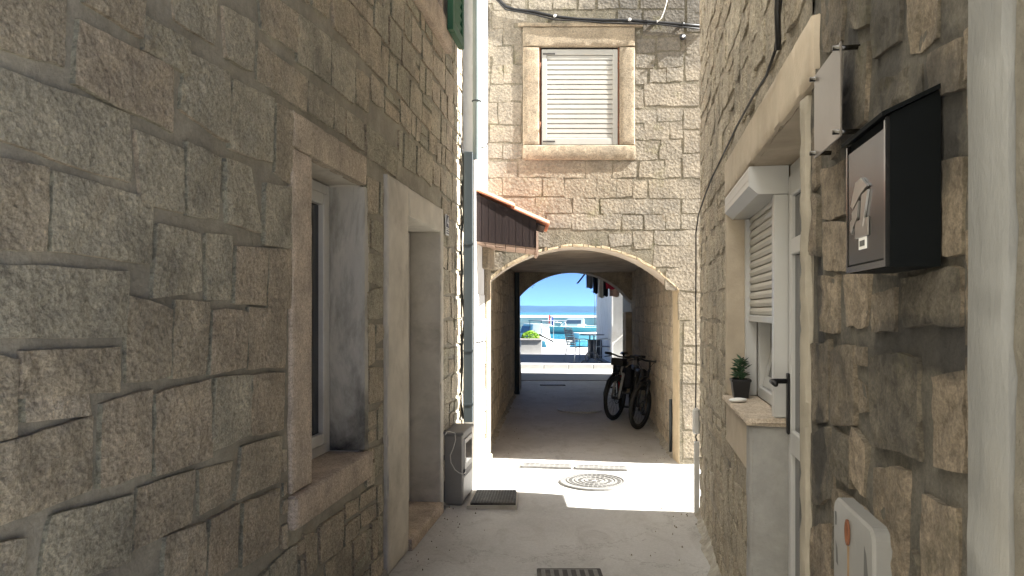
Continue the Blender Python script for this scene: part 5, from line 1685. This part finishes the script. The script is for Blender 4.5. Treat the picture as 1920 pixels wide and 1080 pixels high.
# ------------------------------------------------------------------ boats
def hull(M, L, B, free, draft, mat, parent, name='hull'):
    m = MB(M)
    ns_, nr = 15, 6
    vs = []
    for i in range(ns_):
        t = i / (ns_ - 1)
        bw = B / 2 * (1 - max(0, (t - 0.45) / 0.55) ** 2.2) * (0.92 + 0.08 * min(1, t / 0.3))
        sheer = free * (1 + 0.35 * max(0, t - 0.3) ** 1.5)
        for side in (-1, 1):
            for k in range(nr):
                u = k / (nr - 1)
                y = bw * side * (u ** 0.45)
                z = -draft + (sheer + draft) * u ** 1.3
                vs.append((L * (t - 0.5) + 0.06 * L * u * max(0, t - 0.6), y, z))
    fs = []
    per = nr * 2
    for i in range(ns_ - 1):
        for s in range(2):
            for k in range(nr - 1):
                a = i * per + s * nr + k
                fs.append((a, a + 1, a + per + 1, a + per))
        a = i * per + nr - 1; b = i * per + 2 * nr - 1
        fs.append((a, b, b + per, a + per))
    fs.append(tuple(range(nr)) + tuple(reversed(range(nr, 2 * nr))))
    m.add(vs, fs)
    return m.build(name, mat, parent, 'auto')


def motorboat(loc, rot, L, B, label, hull_mat, cab=True, canvas=False, mast=0.0):
    t = thing('motorboat', loc, label, 'boat', 'boats moored in the harbour')
    M = place(loc, rot)
    hull(M, L, B, 0.75, 0.3, hull_mat, t)
    MB(M).tube([(L * (q - 0.5), -B / 2 * (0.99 if q < .5 else 0.96 - (q - .5) * 0.9), 0.70 + 0.1 * max(0, q - .4)) for q in np.linspace(0.02, 0.8, 8)], 0.05, 6).build('rubbing_strake', WHITE, t, True)
    if cab:
        m = MB(M)
        x0, x1 = -L * 0.12, L * 0.26
        m.add([(x0, -B * 0.34, 0.7), (x1, -B * 0.30, 0.8), (x1, B * 0.30, 0.8), (x0, B * 0.34, 0.7),
               (x0, -B * 0.28, 1.75), (x1 - L * 0.13, -B * 0.24, 1.75), (x1 - L * 0.13, B * 0.24, 1.75), (x0, B * 0.28, 1.75)],
              [(0, 3, 2, 1), (4, 5, 6, 7), (0, 1, 5, 4), (1, 2, 6, 5), (2, 3, 7, 6), (3, 0, 4, 7)])
        cbn_ = m.build('cabin', BOAT, t)
        for s in (-1, 1):
            y0 = s * (B * 0.34 * 0.55 + B * 0.28 * 0.45) + s * 0.03
            mm = MB(M)
            mm.add([(x0 + 0.3, s * B * 0.325 + 0.01 * s, 1.15), (x1 - L * 0.08, s * B * 0.295 + 0.01 * s, 1.15), (x1 - L * 0.12, s * B * 0.272 + 0.01 * s, 1.6), (x0 + 0.3, s * B * 0.296 + 0.01 * s, 1.6)], [(0, 1, 2, 3)])
            mm.build('side_window', BOAT_W, cbn_)
        mm = MB(M)
        mm.add([(x1 - 0.03, -B * 0.26, 1.05), (x1 - 0.03, B * 0.26, 1.05), (x1 - L * 0.12 + 0.03, B * 0.22, 1.62), (x1 - L * 0.12 + 0.03, -B * 0.22, 1.62)], [(0, 1, 2, 3)])
        mm.build('windscreen', GLASS, cbn_)
        MB(M).tube([(L * 0.22, -B * 0.36, 0.85), (L * 0.24, -B * 0.36, 1.25), (L * 0.50, 0, 1.45), (L * 0.24, B * 0.36, 1.25), (L * 0.22, B * 0.36, 0.85)], 0.025, 6).build('bow_rail', STEEL, t, True)
    if canvas:
        for s in (-1, 1):
            for x in (-L * 0.4, -L * 0.14):
                MB(M).tube([(x, s * B * 0.42, 0.7), (x, s * B * 0.42, 1.95)], 0.02, 6).build('awning_pole', STEEL, t, True)
        MB(M).cbox(-L * 0.42, -L * 0.12, -B * 0.44, B * 0.44, 1.95, 2.0, 0.01).build('awning', C_GREY, t)
    if mast:
        MB(M).tube([(0, 0, 0.7), (0, 0, mast)], 0.06, 7, r1=0.035).build('mast', GALV, t, True)
        MB(M).tube([(0.0, 0, 1.75), (-L * 0.42, 0, 1.72)], 0.05, 6).build('boom', BOAT_B, t, True)
        MB(M).tube([(-0.45, 0, mast - 0.05), (0.45, 0, mast - 0.05)], 0.03, 5).build('spreader', GALV, t, True)
    return t


motorboat((7.5, 84, -0.9), math.radians(172), 7.4, 2.5, 'pale green hulled cabin cruiser moored in front of the breakwater', BOAT_G)
motorboat((10.6, 92, -0.9), math.radians(170), 6.5, 2.2, 'white sailing boat with tall thin mast behind the cabin cruiser', BOAT, cab=False, mast=5.2)
motorboat((1.55, 47, -0.9), math.radians(118), 5.6, 2.1, 'white motorboat with dark awning lying behind the lime bush planter', BOAT, canvas=True)
motorboat((7.6, 62, -0.9), math.radians(20), 4.8, 1.9, 'small white open boat partly hidden by the white house corner', BOAT, cab=False)
bc = thing('stern_flag', (2.35, 45.6, -0.2), 'red, white and blue flag drooping from a staff on the awning motorboat', 'flag')
MB().tube([(2.35, 45.6, -0.2), (2.30, 45.6, 1.42)], 0.018, 6).build('staff', WHITE, bc, True)
for k, mt in enumerate((RED, C_WHITE, BOAT_B)):
    m = MB(); vs = []
    for back in (0, 0.012):
        for i in range(7):
            for j in range(3):
                u = i / 6; v = j / 2
                vs.append((2.31 + 0.10 * k + 0.10 * v + 0.015 * u, 45.6 + 0.03 * math.sin(u * 6 + k * 2 + v) + back, 1.40 - 0.06 * k - 0.52 * u + 0.05 * v))
    fs = []
    for i in range(6):
        for j in range(2):
            a = i * 3 + j
            fs += [(a, a + 1, a + 4, a + 3), (21 + a + 3, 21 + a + 4, 21 + a + 1, 21 + a)]
    m.add(vs, fs).build('stripe', mt, bc, True)

# ------------------------------------------------------------------ laundry on a rack behind the passage
rk = thing('laundry_rack', (1.75, 17.1, 2.3), 'dark folding laundry rack fixed high on the house behind the passage', 'rack')
for dy in (0, 0.35):
    MB().tube([(2.71, 17.0 + dy, 2.62), (1.78, 17.0 + dy, 2.58), (1.56, 17.0 + dy, 2.30)], 0.013, 6).build('arm', BLACK, rk, True)
for k in range(4):
    MB().tube([(1.85 + k * 0.22, 16.98, 2.59), (1.85 + k * 0.22, 17.37, 2.59)], 0.006, 5).build('line', STEEL, rk, True)


def cloth(x, y, w, zt, zb, mat, label, skew=0.0):
    t = thing('garment', (x, y, zb), label, 'garment', 'laundry hung on the rack')
    n, k = 8, 8
    vs = []
    for back in (0, 0.008):
        for i in range(n + 1):
            for j in range(k + 1):
                u, v = i / n, j / k
                vs.append((x + (u - 0.5) * w * (1 - 0.1 * v) + skew * v, y + 0.03 * math.sin(u * 9 + x * 7) * v + back, zt + (zb - zt) * v + 0.015 * math.sin(u * 7)))
    fs = []
    q = (n + 1) * (k + 1)
    for i in range(n):
        for j in range(k):
            a = i * (k + 1) + j
            fs += [(a, a + 1, a + k + 2, a + k + 1), (q + a + k + 1, q + a + k + 2, q + a + 1, q + a)]
    mesh_obj('cloth', vs, fs, mat, t, True)


cloth(1.84, 17.05, 0.17, 2.59, 2.18, C_GREY, 'grey shirt hanging at the outer end of the laundry rack')
cloth(1.99, 17.15, 0.12, 2.59, 2.06, C_BLACK, 'black garment hanging beside the grey shirt')
cloth(2.14, 17.25, 0.16, 2.59, 1.96, C_WHITE, 'white cloth hanging between dark garments on the rack')
cloth(2.22, 17.05, 0.12, 2.59, 1.99, C_BLACK, 'narrow dark trousers hanging in front of the white cloth')
cloth(2.33, 17.02, 0.24, 2.59, 2.16, C_RED, 'dark red top hanging on the laundry rack')
cloth(2.46, 17.3, 0.26, 2.59, 1.99, C_PEACH, 'peach coloured towel hanging next to the house wall')

# tree on the terrace whose twig shows in the arch
tr_ = thing('terrace_tree', (-1.3, 22.2, 0.146), 'leafy young tree on the terrace, one twig reaching into the arch opening', 'tree')
MB().tube([(-1.3, 22.2, 0.1), (-1.28, 22.2, 1.2), (-1.2, 22.22, 2.2), (-1.1, 22.2, 3.0)], 0.09, 8, r1=0.05).build('trunk', BARK, tr_, True)
for p in ([(-1.2, 22.2, 2.2), (-0.5, 22.1, 2.85), (0.2, 22.0, 2.82), (0.66, 22.0, 2.46)], [(-1.15, 22.2, 2.6), (-1.9, 22.4, 3.2), (-2.3, 22.5, 3.6)], [(-1.1, 22.2, 3.0), (-0.8, 22.5, 3.7), (-0.6, 22.6, 4.2)]):
    MB().tube(p, 0.035, 6, r1=0.008).build('limb', BARK, tr_, True)
m = MB()
def leafat(c, s):
    u = Vector(RNG.randn(3)).normalized() * s; v = u.cross(Vector(RNG.randn(3))).normalized() * s * 0.55
    m.add([c - u, c + v, c + u, c - v], [(0, 1, 2, 3)])
for k in range(2600):
    d = Vector(RNG.randn(3)).normalized() * (RNG.rand() ** 0.4)
    if fbm(d.x * 2.2 + 5, d.y * 2.2 + d.z * 2.2, 77, 2) < -0.12: continue
    leafat(Vector((-1.25 + d.x * 1.25, 22.3 + d.y * 1.2, 3.55 + d.z * 0.95)), 0.05)
for k in range(60):
    t = RNG.rand()
    leafat(Vector((0.25 + 0.45 * t + 0.05 * RNG.randn(), 22.0 + 0.08 * RNG.randn(), 2.80 - 0.36 * t + 0.05 * RNG.randn())), 0.05)
m.build('crown', LEAF_T, tr_)['kind'] = 'stuff'

# ------------------------------------------------------------------ bicycles
def bicycle(loc, heading, steer, lean, label, frame_mat, fork_mat, R=0.32, basket=False):
    """local: rides towards -y, front hub at the origin of the steering, ground z=0"""
    t = thing('bicycle', loc, label, 'bicycle', 'bicycles parked in the passage')
    B = Matrix.Translation(loc) @ Matrix.Rotation(heading, 4, 'Z') @ Matrix.Rotation(lean, 4, 'Y')
    wb = 1.04
    Sx = Matrix.Translation((0, 0, 0)) @ Matrix.Rotation(steer, 4, 'Z')
    FM = B @ Sx
    head = Vector((0, 0.20, 0.78)); bb = Vector((0, 0.62, 0.28)); seatj = Vector((0, 0.76, 0.76)); rear = Vector((0, wb, R)); ht = Vector((0, 0.23, 0.68))

    def wheel(M, name):
        n = 40
        ring = lambda r, x=0: [(x, r * math.cos(2 * math.pi * k / n), R + r * math.sin(2 * math.pi * k / n)) for k in range(n)]
        w_ = MB(M).tube(ring(R - 0.029), 0.029, 8, True).build('wheel', TYRE, t, True)
        MB(M).tube(ring(R - 0.064), 0.014, 6, True).build('rim', BIKE_K, w_, True)
        sp = MB(M)
        for k in range(24):
            a = 2 * math.pi * k / 24; x = 0.028 if k % 2 else -0.028
            a2 = a + (0.35 if k % 4 < 2 else -0.35)
            sp.tube([(x, 0.022 * math.cos(a2), R + 0.022 * math.sin(a2)), (0, (R - 0.06) * math.cos(a), R + (R - 0.06) * math.sin(a))], 0.0016, 4)
        sp.build('spokes', STEEL_D, w_)
        MB(M).tube([(-0.05, 0, R), (0.05, 0, R)], 0.022, 8).build('hub', BIKE_K, w_, True)
        MB(M).tube([(0.034, 0.08 * math.cos(2 * math.pi * k / 20), R + 0.08 * math.sin(2 * math.pi * k / 20)) for k in range(20)], 0.005, 5, True).build('brake_disc', STEEL_D, w_, True)
    wheel(FM, 'wheel')
    wheel(B @ Matrix.Translation((0, wb, 0)), 'wheel')
    fk = MB(FM)
    for s in (-1, 1):
        fk.tube([(0.055 * s, 0.0, R), (0.055 * s, 0.04, R + 0.12)], 0.018, 8)
        fk.tube([(0.055 * s, 0.04, R + 0.12), (0.055 * s, 0.115, R + 0.36)], 0.022, 8)
    fk.tube([(-0.062, 0.115, R + 0.36), (0.062, 0.115, R + 0.36)], 0.022, 8)
    fk.tube([(0, 0.115, R + 0.36), (0, 0.20, 0.84)], 0.018, 8)
    fk.build('fork', fork_mat, t, True)
    hb = MB(FM)
    hb.tube([(0, 0.20, 0.84), (0, 0.185, 0.93)], 0.016, 8)
    hb.tube([(-0.33, 0.24, 0.975), (-0.2, 0.19, 0.975), (-0.06, 0.165, 0.945), (0.06, 0.165, 0.945), (0.2, 0.19, 0.975), (0.33, 0.24, 0.975)], 0.014, 8)
    h_ = hb.build('handlebar', BIKE_K, t, True)
    for s in (-1, 1):
        MB(FM).tube([(0.22 * s, 0.20, 0.975), (0.335 * s, 0.243, 0.975)], 0.021, 8).build('grip', BLACK, h_, True)
        MB(FM).tube([(0.19 * s, 0.185, 0.965), (0.20 * s, 0.13, 0.945), (0.30 * s, 0.15, 0.925)], 0.008, 6).build('brake_lever', BLACK, h_, True)
        MB(FM).tube([(0.2 * s, 0.17, 0.965), (0.12 * s, 0.04, 0.93), (0.02 * s, 0.05, 0.78), (0.05 * s, 0.08, 0.55)], 0.005, 5).build('brake_cable', BLACK, h_, True)
    f = MB(B)
    f.tube([ht, bb], 0.034, 8); f.tube([head, seatj], 0.026, 8); f.tube([bb, seatj + Vector((0, 0.02, 0.06))], 0.022, 8)
    f.tube([head + Vector((0, -0.012, 0.04)), ht + Vector((0, 0.012, -0.05))], 0.024, 8)
    for s in (-1, 1):
        f.tube([bb + Vector((0.03 * s, 0, 0)), rear + Vector((0.06 * s, 0, 0))], 0.011, 6)
        f.tube([seatj + Vector((0.02 * s, 0, 0)), rear + Vector((0.06 * s, 0, 0))], 0.010, 6)
    f.build('frame', frame_mat, t, True)
    MB(B).tube([seatj, seatj + Vector((0, 0.035, 0.18))], 0.014, 8).build('seat_post', STEEL_D, t, True)
    c = seatj + Vector((0, 0.04, 0.20))
    vs = []
    prof = [(-0.16, 0.018), (-0.08, 0.03), (0.0, 0.055), (0.08, 0.075), (0.12, 0.07)]
    for y, w in prof:
        vs += [c + Vector((-w, y, -0.015)), c + Vector((-w * 0.6, y, 0.02)), c + Vector((w * 0.6, y, 0.02)), c + Vector((w, y, -0.015))]
    fs = [(0, 1, 2, 3), (19, 18, 17, 16)]
    for i in range(4):
        for k in range(4):
            fs.append((i * 4 + k, (i + 1) * 4 + k, (i + 1) * 4 + (k + 1) % 4, i * 4 + (k + 1) % 4))
    MB(B).add(vs, fs).build('saddle', BLACK, t, True)
    MB(B).tube([bb + Vector((0.055, 0.10 * math.cos(2 * math.pi * k / 24), 0.10 * math.sin(2 * math.pi * k / 24))) for k in range(24)], 0.006, 5, True).build('chainring', STEEL_D, t, True)
    for s in (-1, 1):
        pe = bb + Vector((0.09 * s, -0.10 * s, -0.13 * s))
        MB(B).tube([bb + Vector((0.07 * s, 0, 0)), pe], 0.011, 6).build('crank', STEEL_D, t, True)
        MB(B).box(min(pe.x, pe.x + 0.1 * s), max(pe.x, pe.x + 0.1 * s), pe.y - 0.045, pe.y + 0.045, pe.z - 0.012, pe.z + 0.012).build('pedal', BLACK, t)
    MB(B).tube([bb + Vector((0.055, 0.1, 0)), rear + Vector((0.05, 0, 0.035))], 0.005, 4).build('chain', STEEL_D, t, True)
    MB(B).cbox(-0.045, 0.045, 0.86, 1.25, 0.74, 0.80, 0.01).build('luggage_rack', BLACK, t)
    for s in (-1, 1):
        MB(B).cbox(min(0.06 * s, 0.17 * s), max(0.06 * s, 0.17 * s), 0.88, 1.2, 0.46, 0.76, 0.02).build('pannier', C_BLACK, t)
    if basket:
        bk = MB(FM)
        bk.cbox(-0.10, 0.10, -0.03, 0.12, 0.82, 0.93, 0.01)
        bk.build('handlebar_bag', BLACK, t)
        MB(B).tube([head + Vector((0.03, 0.05, -0.12)), head + Vector((0.035, 0.10, -0.26)), head + Vector((0.035, 0.05, -0.36)), head + Vector((0.03, -0.0, -0.25))], 0.02, 7, True).build('lock', BIKE_R, t, True)
        MB(FM).tube([(0.0, -0.34 + 0.02, R - 0.06), (0, -0.35, R + 0.1), (0, -0.27, R + 0.27), (0, -0.1, R + 0.375), (0, 0.05, R + 0.37)], 0.02, 6).build('mudguard', BLACK, t, True)
    else:
        MB(FM).tube([(0.0, -0.1, R + 0.36), (0, 0.02, R + 0.39), (0, 0.12, R + 0.40)], 0.022, 6).build('mudguard', BLACK, t, True)
    return t


bicycle((1.52, 10.78, 0.0), math.radians(-15), math.radians(-20), math.radians(4), 'bicycle with pale grey fork, handlebar bag and red lock, away from the wall', BIKE_K, BIKE_G, 0.335, True)
bicycle((1.74, 9.93, 0.0), math.radians(-4), math.radians(-32), math.radians(5), 'all-black bicycle leaning against the passage wall', BIKE_K, BIKE_K, 0.318, False)

# ------------------------------------------------------------------ sea air
hz = MB().box(-7000, 7000, -60, 4200, -3.0, 60).build('haze', plain('haze_surface', (1, 1, 1)))
hz['kind'] = 'stuff'
hm = bpy.data.materials.new('haze_air'); hm.use_nodes = True
nt = hm.node_tree
for n_ in list(nt.nodes):
    if n_.type != 'OUTPUT_MATERIAL': nt.nodes.remove(n_)
pv = nt.nodes.new('ShaderNodeVolumePrincipled')
pv.inputs['Color'].default_value = (0.13, 0.42, 1.0, 1)
pv.inputs['Density'].default_value = 0.0001
nt.links.new(pv.outputs[0], nt.nodes['Material Output'].inputs['Volume'])
hz.data.materials.clear(); hz.data.materials.append(hm)
